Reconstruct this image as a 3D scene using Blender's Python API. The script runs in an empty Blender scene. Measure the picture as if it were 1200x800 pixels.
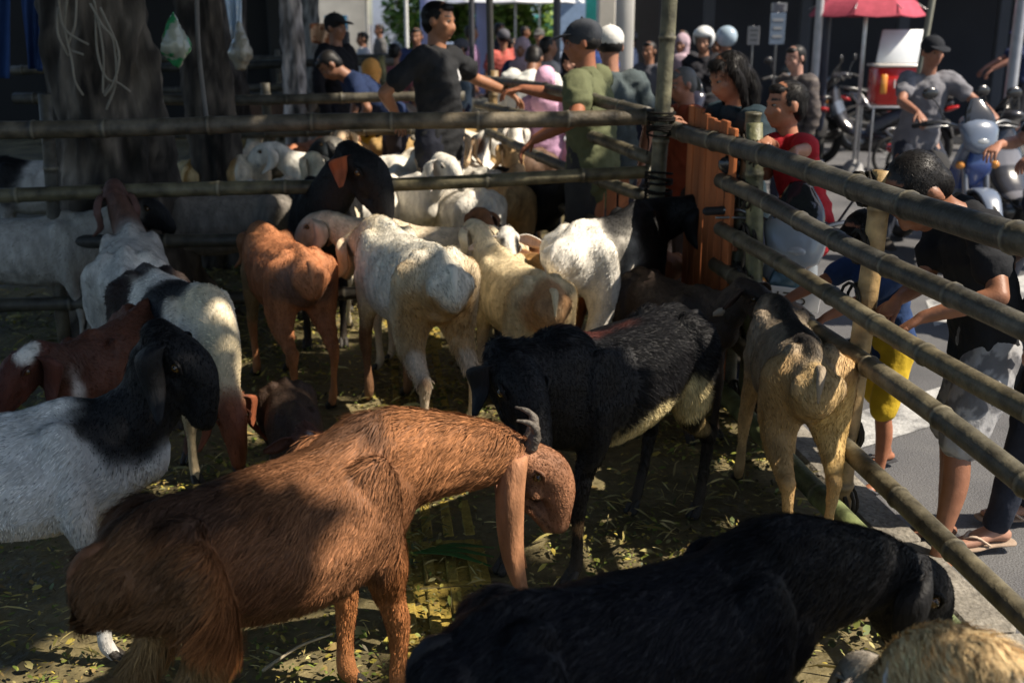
import bpy, math, random
import numpy as np
from mathutils import Vector, Matrix
random.seed(7); rng = np.random.default_rng(7)
C = bpy.context.scene.collection
sc = bpy.context.scene
# ------------------------------------------------------------------ camera, sky, sun
F_PX, PITCH, EYE = 1300.0, math.radians(16.3), 1.65
cam = bpy.data.objects.new('camera', bpy.data.cameras.new('camera'))
C.objects.link(cam); sc.camera = cam
cam.location = (0, 0, EYE); cam.rotation_euler = (math.radians(90)-PITCH, 0, 0)
cam.data.sensor_width = 36.0; cam.data.lens = 36.0*F_PX/1200.0
cam.data.clip_start = 0.05; cam.data.clip_end = 400
cam.data.dof.use_dof = True; cam.data.dof.focus_distance = 3.1; cam.data.dof.aperture_fstop = 3.4
SUN_AZ, SUN_EL = math.radians(-14), math.radians(50)
SUN = np.array([math.cos(SUN_EL)*math.cos(SUN_AZ), math.cos(SUN_EL)*math.sin(SUN_AZ), math.sin(SUN_EL)])
w = bpy.data.worlds.new('World'); sc.world = w; w.use_nodes = True
nt = w.node_tree; bg = nt.nodes['Background']
sk = nt.nodes.new('ShaderNodeTexSky'); sk.sky_type = 'NISHITA'; sk.sun_disc = False
sk.sun_elevation = SUN_EL; sk.sun_rotation = math.pi/2 - SUN_AZ
nt.links.new(sk.outputs[0], bg.inputs[0]); bg.inputs[1].default_value = 0.085
sl = bpy.data.lights.new('sun', 'SUN'); sl.energy = 4.7; sl.angle = math.radians(0.5); sl.color = (1, .89, .74)
so = bpy.data.objects.new('sun', sl); C.objects.link(so)
so.rotation_euler = Vector((-SUN[0], -SUN[1], -SUN[2])).to_track_quat('-Z', 'Y').to_euler(); so.location = (6, -2, 8)
sc.view_settings.view_transform = 'Standard'; sc.view_settings.look = 'None'
sc.view_settings.exposure = 0.82; sc.view_settings.gamma = 1.0
sc.cycles.max_bounces = 5; sc.cycles.transparent_max_bounces = 4

# ------------------------------------------------------------------ photograph pixel -> place helpers
def ray(px, py):
    x = (px-600)/F_PX; y = -(py-400)/F_PX
    return np.array([x, math.cos(PITCH)+y*math.sin(PITCH), -math.sin(PITCH)+y*math.cos(PITCH)])
def G(px, py, z=0.0):
    r = ray(px, py); t = (z-EYE)/r[2]; return np.array([0, 0, EYE])+r*t
def P(px, py, Y):
    r = ray(px, py); return np.array([0, 0, EYE])+r*(Y/r[1])
RZ = -.10                                  # street level below the pavement
def fx(Y): return .925-.12*(Y-4.57)        # the street-side fence line

# ------------------------------------------------------------------ materials (all procedural)
def attr_mat(name, rough=.7, var=.25, scale=20, bump=.3, bscale=60, stretch=(1, 1, 1), sheen=0, spec=.4, coat=0, metal=0, detail=5):
    m = bpy.data.materials.new(name); m.use_nodes = True; n = m.node_tree; b = n.nodes['Principled BSDF']
    at = n.nodes.new('ShaderNodeAttribute'); at.attribute_name = 'col'
    tc = n.nodes.new('ShaderNodeTexCoord'); mp = n.nodes.new('ShaderNodeMapping'); mp.inputs['Scale'].default_value = stretch
    n.links.new(tc.outputs['Object'], mp.inputs[0])
    nz = n.nodes.new('ShaderNodeTexNoise'); nz.inputs['Scale'].default_value = scale; nz.inputs['Detail'].default_value = detail
    n.links.new(mp.outputs[0], nz.inputs['Vector'])
    mr = n.nodes.new('ShaderNodeMapRange'); mr.inputs[1].default_value = .3; mr.inputs[2].default_value = .7
    mr.inputs[3].default_value = 1-var; mr.inputs[4].default_value = 1+var
    n.links.new(nz.outputs[0], mr.inputs[0])
    vm = n.nodes.new('ShaderNodeVectorMath'); vm.operation = 'SCALE'
    n.links.new(at.outputs['Color'], vm.inputs[0]); n.links.new(mr.outputs[0], vm.inputs['Scale'])
    n.links.new(vm.outputs[0], b.inputs['Base Color'])
    b.inputs['Roughness'].default_value = rough; b.inputs['Specular IOR Level'].default_value = spec; b.inputs['Metallic'].default_value = metal
    if sheen: b.inputs['Sheen Weight'].default_value = sheen; b.inputs['Sheen Roughness'].default_value = .5
    if coat: b.inputs['Coat Weight'].default_value = coat; b.inputs['Coat Roughness'].default_value = .1
    if bump:
        n2 = n.nodes.new('ShaderNodeTexNoise'); n2.inputs['Scale'].default_value = bscale; n2.inputs['Detail'].default_value = 4
        n.links.new(mp.outputs[0], n2.inputs['Vector'])
        bp = n.nodes.new('ShaderNodeBump'); bp.inputs['Strength'].default_value = bump; bp.inputs['Distance'].default_value = .01
        n.links.new(n2.outputs[0], bp.inputs['Height']); n.links.new(bp.outputs[0], b.inputs['Normal'])
    return m
M = dict(
    coat=attr_mat('goat_coat', .65, .3, 26, .5, 90, (1, 1, .35), spec=.3),
    blade=attr_mat('hair_blade', .55, .25, 9, 0, spec=.10),
    smooth=attr_mat('smooth', .4, .12, 14, .1, 40, spec=.45),
    hairmat=attr_mat('hair', .5, .2, 20, .12, 70, (1, 1, .12), spec=.3),
    horn=attr_mat('horn', .55, .3, 40, .5, 120),
    skin=attr_mat('skin', .5, .12, 30, .12, 200, spec=.4),
    cloth=attr_mat('cloth', .85, .14, 12, .35, 55, spec=.15),
    bamboo=attr_mat('bamboo', .52, .65, 9, .35, 40, (1.5, 1.5, 1.5), spec=.45),
    wood=attr_mat('wood', .7, .35, 9, .4, 50, (1, 1, .2)),
    bark=attr_mat('bark', .95, .95, 5, 1.8, 9, (1.6, 1.6, .35)),
    paint=attr_mat('paint', .25, .06, 6, .03, 30, spec=.5, coat=.4),
    metal=attr_mat('metal', .35, .15, 10, .05, 40, metal=.85),
    rubber=attr_mat('rubber', .8, .2, 20, .3, 80),
    leaf=attr_mat('leaf', .6, .4, 3, 0, spec=.35),
    wall=attr_mat('wall', .8, .2, 1.2, .15, 8),
    eye=attr_mat('eye', .08, .05, 10, 0, spec=.8),
)
# ------------------------------------------------------------------ numpy mesh helpers
def N3(a): a = np.asarray(a, float); return a/(np.linalg.norm(a)+1e-12)
def noise3(V, f=1.0, seed=0):
    r = np.random.default_rng(seed); out = np.zeros(len(V)); a = 1.0; tot = 0
    for o in range(4):
        for _ in range(3):
            d = r.normal(size=3); d /= np.linalg.norm(d)
            out += a*np.sin(V@d*f*(2**o)*2.1+r.uniform(0, 6.28)+1.3*np.sin(V@np.roll(d, 1)*f*(2**o)*1.3+r.uniform(0, 6)))
            tot += a
        a *= .6
    return out/tot*1.8
def catmull(pts, n):
    pts = np.asarray(pts, float)
    if len(pts) < 3 or n <= 1:
        if n <= 1: return pts
        t = np.linspace(0, 1, (len(pts)-1)*n+1)*(len(pts)-1); i = np.minimum(t.astype(int), len(pts)-2); u = (t-i)[:, None]
        return pts[i]*(1-u)+pts[i+1]*u
    q = np.vstack([2*pts[0]-pts[1], pts, 2*pts[-1]-pts[-2]]); out = []
    for i in range(1, len(q)-2):
        for k in range(n):
            t = k/n; a, b, c, d = q[i-1], q[i], q[i+1], q[i+2]
            out.append(.5*((2*b)+(-a+c)*t+(2*a-5*b+4*c-d)*t*t+(-a+3*b-3*c+d)*t**3))
    out.append(pts[-1]); return np.array(out)
class MB:
    """collects tubes, boxes and sheets; build() links them as one mesh object"""
    def __init__(s): s.V = []; s.F = []; s.c = []; s.n = 0; s.prim = []
    def add(s, V, F, col=(.5, .5, .5)):
        V = np.asarray(V, float); s.V.append(V); s.F += [tuple(int(i)+s.n for i in f) for f in F]
        c = np.asarray(col, float); s.c.append(np.tile(c, (len(V), 1)) if c.ndim == 1 else c); s.n += len(V); return s
    def tube(s, pts, rad, col=(.5, .5, .5), seg=10, up=(0, 0, 1), sub=3, cap='round', tag=None):
        """rad: per point r or (half width across, half height along up)"""
        pts = np.asarray(pts, float); R = np.array([[r, r] if np.isscalar(r) else list(r) for r in rad], float)
        if len(R) == 1: R = np.repeat(R, len(pts), 0)
        D = catmull(np.hstack([pts, R]), sub); p = D[:, :3]; r = np.maximum(D[:, 3:], .0004)
        t = np.gradient(p, axis=0); t /= (np.linalg.norm(t, axis=1)[:, None]+1e-12)
        s.prim.append((p, np.sqrt(r[:, 0]*r[:, 1]), col, tag))
        up = N3(up); rings = []; side_prev = None
        def ring(c, tt, rr):
            nonlocal side_prev
            sd = np.cross(tt, up)
            if np.linalg.norm(sd) < .15: sd = np.cross(tt, (0, 1, 0)) if side_prev is None else side_prev-tt*np.dot(side_prev, tt)
            sd = N3(sd)
            if side_prev is not None and np.dot(sd, side_prev) < 0: sd = -sd
            side_prev = sd; u = np.cross(sd, tt)
            a = np.linspace(0, 2*np.pi, seg, endpoint=False)
            rings.append(c+np.outer(np.cos(a)*rr[0], sd)+np.outer(np.sin(a)*rr[1], u))
        rm0, rm1 = r[0].mean(), r[-1].mean()
        if cap == 'round':
            for k, q in ((.85, .5), (.5, .87)): ring(p[0]-t[0]*rm0*k, t[0], r[0]*q)
        for i in range(len(p)): ring(p[i], t[i], r[i])
        if cap == 'round':
            for k, q in ((.5, .87), (.85, .5)): ring(p[-1]+t[-1]*rm1*k, t[-1], r[-1]*q)
        V = np.vstack(rings); n = len(rings); e0 = p[0]-t[0]*(rm0 if cap == 'round' else 0); e1 = p[-1]+t[-1]*(rm1 if cap == 'round' else 0)
        V = np.vstack([V, e0, e1]); F = []
        for i in range(n-1):
            for j in range(seg):
                k = (j+1) % seg; F.append((i*seg+j, i*seg+k, (i+1)*seg+k, (i+1)*seg+j))
        a0, a1 = n*seg, n*seg+1
        for j in range(seg):
            k = (j+1) % seg; F.append((a0, k, j)); F.append((a1, (n-1)*seg+j, (n-1)*seg+k))
        return s.add(V, F, col)
    def ball(s, c, r, col=(.5, .5, .5), seg=10, ax=None, tag=None):
        r = np.array([r]*3 if np.isscalar(r) else r, float); rows = max(5, seg//2+1); V = [[0, 0, 1]]
        for i in range(1, rows):
            a = math.pi*i/rows
            for j in range(seg):
                b = 2*math.pi*j/seg; V.append([math.sin(a)*math.cos(b), math.sin(a)*math.sin(b), math.cos(a)])
        V.append([0, 0, -1]); V = np.array(V)*r
        if ax is not None: V = V@np.asarray(ax)          # rows of ax: world directions of local x,y,z
        V = V+np.asarray(c, float); F = []; last = len(V)-1
        for j in range(seg): F.append((0, 1+j, 1+(j+1) % seg)); F.append((last, 1+(rows-2)*seg+(j+1) % seg, 1+(rows-2)*seg+j))
        for i in range(rows-2):
            for j in range(seg):
                k = (j+1) % seg; F.append((1+i*seg+j, 1+(i+1)*seg+j, 1+(i+1)*seg+k, 1+i*seg+k))
        s.prim.append((np.array([c], float), np.array([float(np.prod(r)**(1/3))]), col, tag))
        return s.add(V, F, col)
    def box(s, c, size, col=(.5, .5, .5), ax=None, bev=0.0):
        h = np.array(size)/2; b = min(bev, h.min()*.9)
        if b <= 0:
            V = np.array([[x, y, z] for x in (-1, 1) for y in (-1, 1) for z in (-1, 1)])*h
            F = [(0, 1, 3, 2), (4, 6, 7, 5), (0, 4, 5, 1), (2, 3, 7, 6), (0, 2, 6, 4), (1, 5, 7, 3)]
        else:
            V = []; idx = {}
            for x in (-1, 1):
                for y in (-1, 1):
                    for z in (-1, 1):
                        for a in range(3):
                            v = np.array([x, y, z])*(h-b); v[a] = (x, y, z)[a]*h[a]; idx[(x, y, z, a)] = len(V); V.append(v)
            V = np.array(V); F = []
            for a in range(3):
                o = [k for k in range(3) if k != a]
                for sg in (-1, 1):
                    q = []
                    for (u, v) in ((-1, -1), (1, -1), (1, 1), (-1, 1)):
                        k = [0]*3; k[a] = sg; k[o[0]] = u; k[o[1]] = v; q.append(idx[(*k, a)])
                    F.append(tuple(q))
                for u in (-1, 1):
                    for v in (-1, 1):
                        k0 = [0]*3; k1 = [0]*3; k0[a] = -1; k1[a] = 1; k0[o[0]] = k1[o[0]] = u; k0[o[1]] = k1[o[1]] = v
                        F.append((idx[(*k0, o[0])], idx[(*k1, o[0])], idx[(*k1, o[1])], idx[(*k0, o[1])]))
            for x in (-1, 1):
                for y in (-1, 1):
                    for z in (-1, 1): F.append(tuple(idx[(x, y, z, a)] for a in range(3)))
        if ax is not None: V = V@np.asarray(ax)
        return s.add(V+np.asarray(c, float), F, col)
    def arrays(s): return np.vstack(s.V), s.F, np.vstack(s.c)
    def build(s, name, mat, parent=None, smooth=True, loc=None, **kw):
        V, F, c = s.arrays(); return mk(name, V, F, c, mat, parent, smooth, loc, **kw)
def mkmesh(name, V, F, col, mat, smooth=True):
    me = bpy.data.meshes.new(name)
    V = np.ascontiguousarray(V, dtype=np.float32)
    if isinstance(F, np.ndarray):
        k = F.shape[1]; me.vertices.add(len(V)); me.vertices.foreach_set('co', V.ravel())
        me.loops.add(F.size); me.loops.foreach_set('vertex_index', F.astype(np.int32).ravel())
        me.polygons.add(len(F)); me.polygons.foreach_set('loop_start', np.arange(0, F.size, k, dtype=np.int32)); me.update(calc_edges=True)
    else: me.from_pydata(V.tolist(), [], F)
    at = me.color_attributes.new('col', 'FLOAT_COLOR', 'POINT')
    at.data.foreach_set('color', np.hstack([np.asarray(col), np.ones((len(V), 1))]).astype(np.float32).ravel())
    if smooth: me.polygons.foreach_set('use_smooth', np.ones(len(me.polygons), dtype=bool))
    me.materials.append(M[mat] if isinstance(mat, str) else mat); me.update(); return me
def fixn(me):
    import bmesh
    bm = bmesh.new(); bm.from_mesh(me); bmesh.ops.recalc_face_normals(bm, faces=bm.faces); bm.to_mesh(me); bm.free()
def mk(name, V, F, col, mat, parent=None, smooth=True, loc=None, fix=True, **kw):
    me = mkmesh(name, V, F, col, mat, smooth)
    if fix and len(me.polygons) < 4000: fixn(me)
    o = bpy.data.objects.new(name, me); C.objects.link(o)
    if parent is not None: o.parent = parent
    if loc is not None: o.location = loc
    for k, v in kw.items(): o[k] = v
    return o
def tag(o, label=None, cat=None, group=None, kind=None):
    if label: o['label'] = label
    if cat: o['category'] = cat
    if group: o['group'] = group
    if kind: o['kind'] = kind
    return o
def empty(name, loc, rz=0, s=1.0, **kw):
    o = bpy.data.objects.new(name, None); C.objects.link(o); o.location = loc; o.rotation_euler = (0, 0, rz); o.scale = (s, s, s)
    o.empty_display_size = .1
    return tag(o, **kw)
def kids(o): return [c for c in bpy.data.objects if c.parent == o]
def remesh(V, F, voxel, smooth=4):
    """union of overlapping closed shapes as one continuous surface"""
    me = bpy.data.meshes.new('t'); me.from_pydata(np.asarray(V).tolist(), [], F); fixn(me)
    o = bpy.data.objects.new('t', me); C.objects.link(o)
    r = o.modifiers.new('r', 'REMESH'); r.mode = 'VOXEL'; r.voxel_size = voxel
    if smooth: q = o.modifiers.new('s', 'SMOOTH'); q.factor = .5; q.iterations = smooth
    ev = o.evaluated_get(bpy.context.evaluated_depsgraph_get()); m2 = ev.to_mesh()
    n = len(m2.vertices); v = np.empty(n*3, np.float32); m2.vertices.foreach_get('co', v)
    nr = np.empty(n*3, np.float32); m2.vertices.foreach_get('normal', nr)
    fl = np.empty(len(m2.loops), np.int32); m2.loops.foreach_get('vertex_index', fl)
    ls = np.empty(len(m2.polygons), np.int32); m2.polygons.foreach_get('loop_start', ls)
    quad = len(fl) == 4*len(ls)
    Fq = fl.reshape(-1, 4) if quad else np.array([[*p.vertices][:4] if len(p.vertices) > 3 else [*p.vertices, p.vertices[2]] for p in m2.polygons])
    ev.to_mesh_clear(); bpy.data.objects.remove(o); bpy.data.meshes.remove(me)
    return v.reshape(-1, 3).astype(float), Fq, nr.reshape(-1, 3).astype(float)
def primcol(V, prims, k=14.0):
    """colour of the nearest limb, softly mixed where limbs meet"""
    num = np.zeros((len(V), 3)); den = np.zeros(len(V))[:, None]+1e-9; best = np.full(len(V), 1e9); reg = np.zeros(len(V), int); mn = []
    ds = []
    for (p, r, col, tg) in prims:
        d = np.full(len(V), 1e9)
        for a, b in zip(p, r): d = np.minimum(d, np.linalg.norm(V-a, axis=1)/b)
        ds.append(d)
    ds = np.array(ds); m = ds.min(0); W = np.exp(-k*(ds-m)); W /= W.sum(0)
    cols = np.array([p[2] for p in prims]); return W.T@cols, ds.argmin(0), W
def fur(name, parent, V, F, Nn, col, length, flow, n, width=.002, lift=.3, jit=.3, mat='blade', seed=1, var=.25, curl=.0):
    """thousands of tapering hairs rooted on the body surface"""
    r = np.random.default_rng(seed); T = np.vstack([F[:, [0, 1, 2]], F[:, [0, 2, 3]]])
    A = V[T[:, 1]]-V[T[:, 0]]; B = V[T[:, 2]]-V[T[:, 0]]; ar = np.linalg.norm(np.cross(A, B), axis=1)
    lw = length[T[:, 0]]; ar = ar*(lw > .001)*(1+0*lw); pr = ar/ar.sum()
    t = r.choice(len(T), n, p=pr); u, v = r.random(n), r.random(n); fl = u+v > 1; u[fl] = 1-u[fl]; v[fl] = 1-v[fl]
    p = V[T[t, 0]]+A[t]*u[:, None]+B[t]*v[:, None]; q = T[t, 0]
    nn = Nn[q]; c = col[q]*(1+r.normal(0, var, n))[:, None].clip(.35, 1.8); L = length[q]*(r.uniform(.55, 1.25, n))
    d = flow[q]; d = d-nn*np.sum(d*nn, 1)[:, None]; d /= (np.linalg.norm(d, axis=1)[:, None]+1e-6)
    # clumped direction noise
    for s_ in range(3): d[:, s_] += jit*noise3(p, 14, 50+s_)
    d += r.normal(0, jit*.5, (n, 3)); d = d-nn*np.sum(d*nn, 1)[:, None]; d /= (np.linalg.norm(d, axis=1)[:, None]+1e-6)
    sd = np.cross(d, nn); sd /= (np.linalg.norm(sd, axis=1)[:, None]+1e-6); W = (width*r.uniform(.7, 1.3, n))[:, None]*.5; L = L[:, None]
    b0 = p-nn*.001; m1 = p+d*L*.5+nn*L*lift*.55; tip = p+d*L+nn*L*lift*.35+np.array([0, 0, -1])*L*curl
    VV = np.stack([b0-sd*W, b0+sd*W, m1+sd*W*.8, m1-sd*W*.8, tip], 1).reshape(-1, 3)
    i = np.arange(n)*5
    FF = np.vstack([np.stack([i, i+1, i+2], 1), np.stack([i, i+2, i+3], 1), np.stack([i+3, i+2, i+4], 1)])
    cc = np.repeat(c, 5, 0); cc = cc.reshape(-1, 5, 3)*np.array([.8, .8, 1, 1, 1.12])[None, :, None]
    me = mkmesh(name, VV, FF, cc.reshape(-1, 3).clip(0, 1), mat)
    nv = np.repeat(nn+.25*r.normal(0, 1, (n, 3)), 5, 0); nv /= np.linalg.norm(nv, axis=1)[:, None]
    me.normals_split_custom_set_from_vertices(nv.tolist())
    o = bpy.data.objects.new(name, me); C.objects.link(o); o.parent = parent; o['kind'] = 'stuff'
    return o
# ------------------------------------------------------------------ goats
BLACK = (.0042, .0042, .005); WHITE = (.70, .66, .58); CREAM = (.60, .46, .27); GOLD = (.42, .25, .08); BROWN = (.20, .092, .046)
DBROWN = (.06, .022, .012); GREY = (.22, .20, .18); RUST = (.30, .09, .03); HOOF = (.03, .025, .02); PINK = (.35, .17, .13)
def dirv(yaw, pitch):
    y, p = math.radians(yaw), math.radians(pitch); return np.array([math.cos(y)*math.cos(p), math.sin(y)*math.cos(p), math.sin(p)])
def goat(label, x, y, heading, s=1.0, neck=(0, 35), nlen=.34, head=(0, -25), coat=None, patches=(), ear='long', earlen=.20, horns=0, earcol=None,
         feet=((0, 0),)*4, hair=0, hlen=.02, wool=0.0, voxel=.014, group='goats crowded in the bamboo pen', roman=.014, fat=1.0, beard=0, legk=1.0, earw=1.0, edge=10, width=.0026,
         hornc=(.03, .026, .022), mane=0.0, hsize=1.0, collar=None, seed=None, nthick=1.0, near=False):
    co = dict(torso=WHITE, neck=None, head=None, muzzle=None, leg=None, shin=None); co.update(coat or {})
    tc = co['torso']; nc = co['neck'] or tc; hc = co['head'] or nc; mc = co['muzzle'] or hc; lc = co['leg'] or tc; shc = co['shin'] or lc
    seed = seed if seed is not None else int(abs(x*1000+y*77)) % 9999
    root = empty('goat', (x, y, 0), math.radians(heading), s, label=label, cat='goat', group=group)
    b = MB(); f = fat
    b.tube([(-.40, 0, .625), (-.33, 0, .62), (-.2, 0, .60), (-.05, 0, .575), (.1, 0, .565), (.22, 0, .58), (.33, 0, .60), (.41, 0, .61)],
           [(.07, .095), (.115*f, .125), (.135*f, .15), (.16*f, .175), (.165*f, .18), (.14*f, .18), (.11, .155), (.07, .105)], tc, 14, tag='torso')
    b.tube([(-.40, 0, .675), (-.30, 0, .745), (-.1, 0, .725), (.1, 0, .72), (.24, 0, .755), (.36, 0, .72)], [.02, .027, .027, .03, .03, .03], tc, 8)
    for sd in (1, -1):
        b.ball((-.27, sd*.075*f, .72), (.05, .035, .035), tc, 8)           # hip bone
        b.ball((-.41, sd*.055, .64), (.04, .04, .05), tc, 8)             # pin bone
        b.ball((.22, sd*.095*f, .60), (.09, .05, .15), tc, 10)             # shoulder blade
    nd = dirv(*neck); n0 = np.array([.33, 0, .655]); n1 = n0+nd*nlen; fwd = np.array([1, 0, 0])
    mid = n0+N3(nd+fwd*.5)*nlen*.5
    hd = dirv(*head); hs = N3(np.cross((0, 0, 1), hd)) if abs(hd[2]) < .97 else np.array([-nd[1], nd[0], 0])+np.array([0, 1e-3, 0]); hs = N3(hs); hu = np.cross(hd, hs)
    k = hsize; poll = n1+nd*.02
    def H(a, c, u): return poll+(hd*a+hs*c+hu*u)*k
    b.tube([(.24, 0, .60), n0-nd*.02, mid, n1-nd*.03, H(.03, 0, -.01)], [(.10, .16), (.085*nthick, .13*nthick), (.068*nthick, .098*nthick), (.055*nthick, .072*nthick), (.05, .055)], nc, 12, tag='neck')
    b.tube([H(-.03, 0, -.005), H(.03, 0, .010), H(.085, 0, .008+roman), H(.14, 0, -.002+roman), H(.19, 0, -.014+roman*.4), H(.225, 0, -.026)],
           [(.046*k, .046*k), (.057*k, .057*k), (.050*k, .056*k), (.039*k, .047*k), (.033*k, .037*k), (.028*k, .028*k)], hc, 12, up=hu, tag='head')
    b.tube([H(.02, 0, -.05), H(.1, 0, -.056), H(.17, 0, -.053), H(.215, 0, -.052)], [(.04*k, .03*k), (.034*k, .024*k), (.024*k, .017*k), (.02*k, .013*k)], hc, 8, up=hu)
    b.ball(H(.225, 0, -.032), (.022*k, .026*k, .024*k), mc, 8, ax=(hd, hs, hu)); b.ball(H(.215, 0, -.058), (.018*k, .018*k, .012*k), mc, 8, ax=(hd, hs, hu))
    for sd in (1, -1):
        b.ball(H(.055, sd*.042, .038), (.03*k, .015*k, .014*k), hc, 8, ax=(hd, hs, hu))
        b.ball(H(.09, sd*.034, -.018), (.045*k, .011*k, .018*k), hc, 8, ax=(hd, hs, hu))
        b.ball(H(.0, sd*.05, .012), (.022*k, .02*k, .02*k), hc, 8)
    hoofs = []
    for i, sd in enumerate((1, -1)):
        dx, dy = feet[i]; K = np.array([.285+dx*.5, sd*.09+dy*.5, .27]); Z = np.array([.275+dx, sd*.085+dy, .075])
        b.tube([(.24, sd*.085*f, .56), (.245, sd*.095*f, .46), (.265+dx*.25, sd*.09+dy*.25, .37)], [(.07, .06), (.052*legk, .046*legk), (.034*legk, .032*legk)], lc, 10, up=(1, 0, 0))
        b.tube([(.26+dx*.2, sd*.09+dy*.2, .38), K, (.28+dx*.75, sd*.088+dy*.75, .17), Z, Z+(.02, 0, -.045)], [.033*legk, .0285*legk, .019*legk, .023*legk, .02*legk], shc, 8, up=(1, 0, 0))
        b.ball(K+(.006, 0, 0), (.024, .024, .03), shc, 8); hoofs.append(Z+(.03, 0, -.045))
        dx, dy = feet[i+2]; K = np.array([-.40+dx*.6, sd*.095+dy*.6, .29]); Z = np.array([-.375+dx, sd*.09+dy, .075])
        b.tube([(-.28, sd*.075*f, .64), (-.25+dx*.15, sd*.10*f, .50), (-.27+dx*.35, sd*.10+dy*.3, .40), (-.35+dx*.5, sd*.098+dy*.5, .33), K], [(.11, .07), (.088, .058), (.056, .042), (.036, .03), (.03, .026)], lc, 10, up=(1, 0, 0))
        b.tube([K+(-.005, 0, .02), K*.5+Z*.5+(-.005, 0, 0), Z, Z+(.02, 0, -.045)], [.029*legk, .019*legk, .023*legk, .02*legk], shc, 8, up=(1, 0, 0)); hoofs.append(Z+(.03, 0, -.045))
    V, F, _ = b.arrays(); prims = b.prim
    V, F, Nn = remesh(V, F, voxel, 3)
    V = V+Nn*(noise3(V, 9, seed)*.0022+noise3(V, 40, seed+1)*.0012)[:, None]
    hm = np.clip(1-np.linalg.norm(V-H(.10, 0, 0), axis=1)/(.16*k), 0, 1); V = V+Nn*((noise3(V, 30, seed+6)*.0018-np.abs(noise3(V, 17, seed+7))*.0045+.002)*hm)[:, None]
    col, reg, W = primcol(V, prims, 6.5)
    nz = noise3(V, edge, seed)
    for (cx, cy, cz, rx, ry, rz, pc) in patches:
        d = np.sqrt(((V[:, 0]-cx)/rx)**2+((V[:, 1]-cy)/ry)**2+((V[:, 2]-cz)/rz)**2)
        m = (1/(1+np.exp(((d-1)+nz*.22)*16)))[:, None]; col = col*(1-m)+np.array(pc)*m
    q = (V-poll)@np.array([hd, hs, hu]).T/k                                   # head coordinates
    inh = q[:, 0] > -.06
    nos = np.zeros(len(V)); 
    for sd in (1, -1): nos = np.maximum(nos, np.exp(-(((q[:, 0]-.240)/.012)**2+((q[:, 1]-sd*.014)/.007)**2+((q[:, 2]+.022)/.010)**2)))
    mouth = np.exp(-((q[:, 2]+.047)/.005)**2)*(q[:, 0] > .13)*(q[:, 0] < .3)*(np.abs(q[:, 1]) < .05)
    dk = np.clip(nos+mouth*.8, 0, 1)[:, None]; col = col*(1-dk)+col*.15*dk
    col = col*(1+.10*noise3(V, 16, seed+4))[:, None]; low = np.clip((.20-V[:, 2])/.20, 0, 1)[:, None]*.4   # dirt on the lower legs
    col = (col*(1-low)+np.array((.09, .06, .03))*low*.8+col*low*.2).clip(.003, 1)
    mk('body', V, F, col, 'coat', root, fix=False)
    for z in hoofs:
        h = MB()
        for sd in (1, -1): h.tube([z+(-.012, sd*.011, .012), z+(.012, sd*.012, -.018)], [.013, .016], HOOF, 7, sub=1)
        h.build('hoof', 'horn', root)
    ec = earcol or hc
    for sd in (1, -1):                                                        # ears
        e0 = H(-.005, sd*.052, .012); out = hs*sd; e = MB()
        if ear == 'long': pts = [e0, e0+out*.035+(0, 0, .0), e0+out*.058+hd*(-.03)+np.array((0, 0, -.3))*earlen, e0+out*.045+hd*(-.015)*k+np.array((0, 0, -.7))*earlen, e0+out*.075+np.array((hd[0], hd[1], 0))*.05+np.array((0, 0, -1.0))*earlen]; wd = [a_*earw for a_ in (.018, .030, .040, .031, .008)]
        else: pts = [e0, e0+out*.05+hu*.0, e0+out*.10+np.array((0, 0, -.02)), e0+out*.155+np.array((0, 0, -.05))]; wd = [.014, .03, .028, .008]
        Q = catmull(np.hstack([pts, np.array(wd)[:, None]*k]), 4); pp = Q[:, :3]; ww = Q[:, 3]; tt = N3(pp[-1]-pp[0])
        wv = N3(np.cross(tt, out)) if ear == 'long' else N3(hd*.4-hu*.2+np.array((0, 0, .8)))
        rows = []; m = 7
        for th in (.0, -.005):
            for j in range(len(pp)):
                for a in np.linspace(-1, 1, m): rows.append(pp[j]+wv*a*ww[j]+(out if ear == 'long' else -hd)*((-.75*a*a)*ww[j]+th))
        nr = len(pp); FF = []
        for l in (0, 1):
            for j in range(nr-1):
                for i in range(m-1): o = l*nr*m+j*m+i; FF.append((o, o+1, o+m+1, o+m))
        for j in range(nr-1):
            for i in (0, m-1): o = j*m+i; FF.append((o, o+m, nr*m+o+m, nr*m+o))
        for j in (0, nr-1):
            for i in range(m-1): o = j*m+i; FF.append((o, o+1, nr*m+o+1, nr*m+o))
        ecol = np.tile(np.array(ec), (len(rows), 1)); ecol[len(rows)//2:] = np.array(ec)*.5+np.array(PINK)*.5*min(1, max(ec)*3)
        e.add(rows, FF, ecol); e.build('ear', 'coat', root)
    for sd in (1, -1):
        e = MB(); ey = H(.068, sd*.049, .022); e.ball(ey, .0135*k, (.10, .05, .01), 10, ax=(hs, hd, hu))
        e.ball(ey+hs*sd*.0075*k, (.0075*k, .009*k, .0045*k), (.004, .004, .004), 8, ax=(hs, hd, hu)); eo = e.build('eye', 'eye', root)
        l = MB(); l.tube([H(.048, sd*.052, .028), H(.068, sd*.061, .038), H(.088, sd*.051, .026)], [.004*k, .0055*k, .004*k], np.array(hc)*.6, 6, sub=3); l.build('eyelid', 'coat', root)
    if horns:
        for sd in (1, -1):
            h = MB(); t = np.linspace(0, 1, 14); pts = [H(.0-.10*horns*a-.03*a*a, sd*(.026+.045*a*horns), .055+.10*horns*math.sin(a*2.1)-.05*a*a*horns) for a in t]
            h.tube(pts, [(.017*(1-a)+.004)*(1+.10*math.sin(a*60)) for a in t], hornc, 8, sub=1); h.build('horn', 'horn', root)
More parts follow.
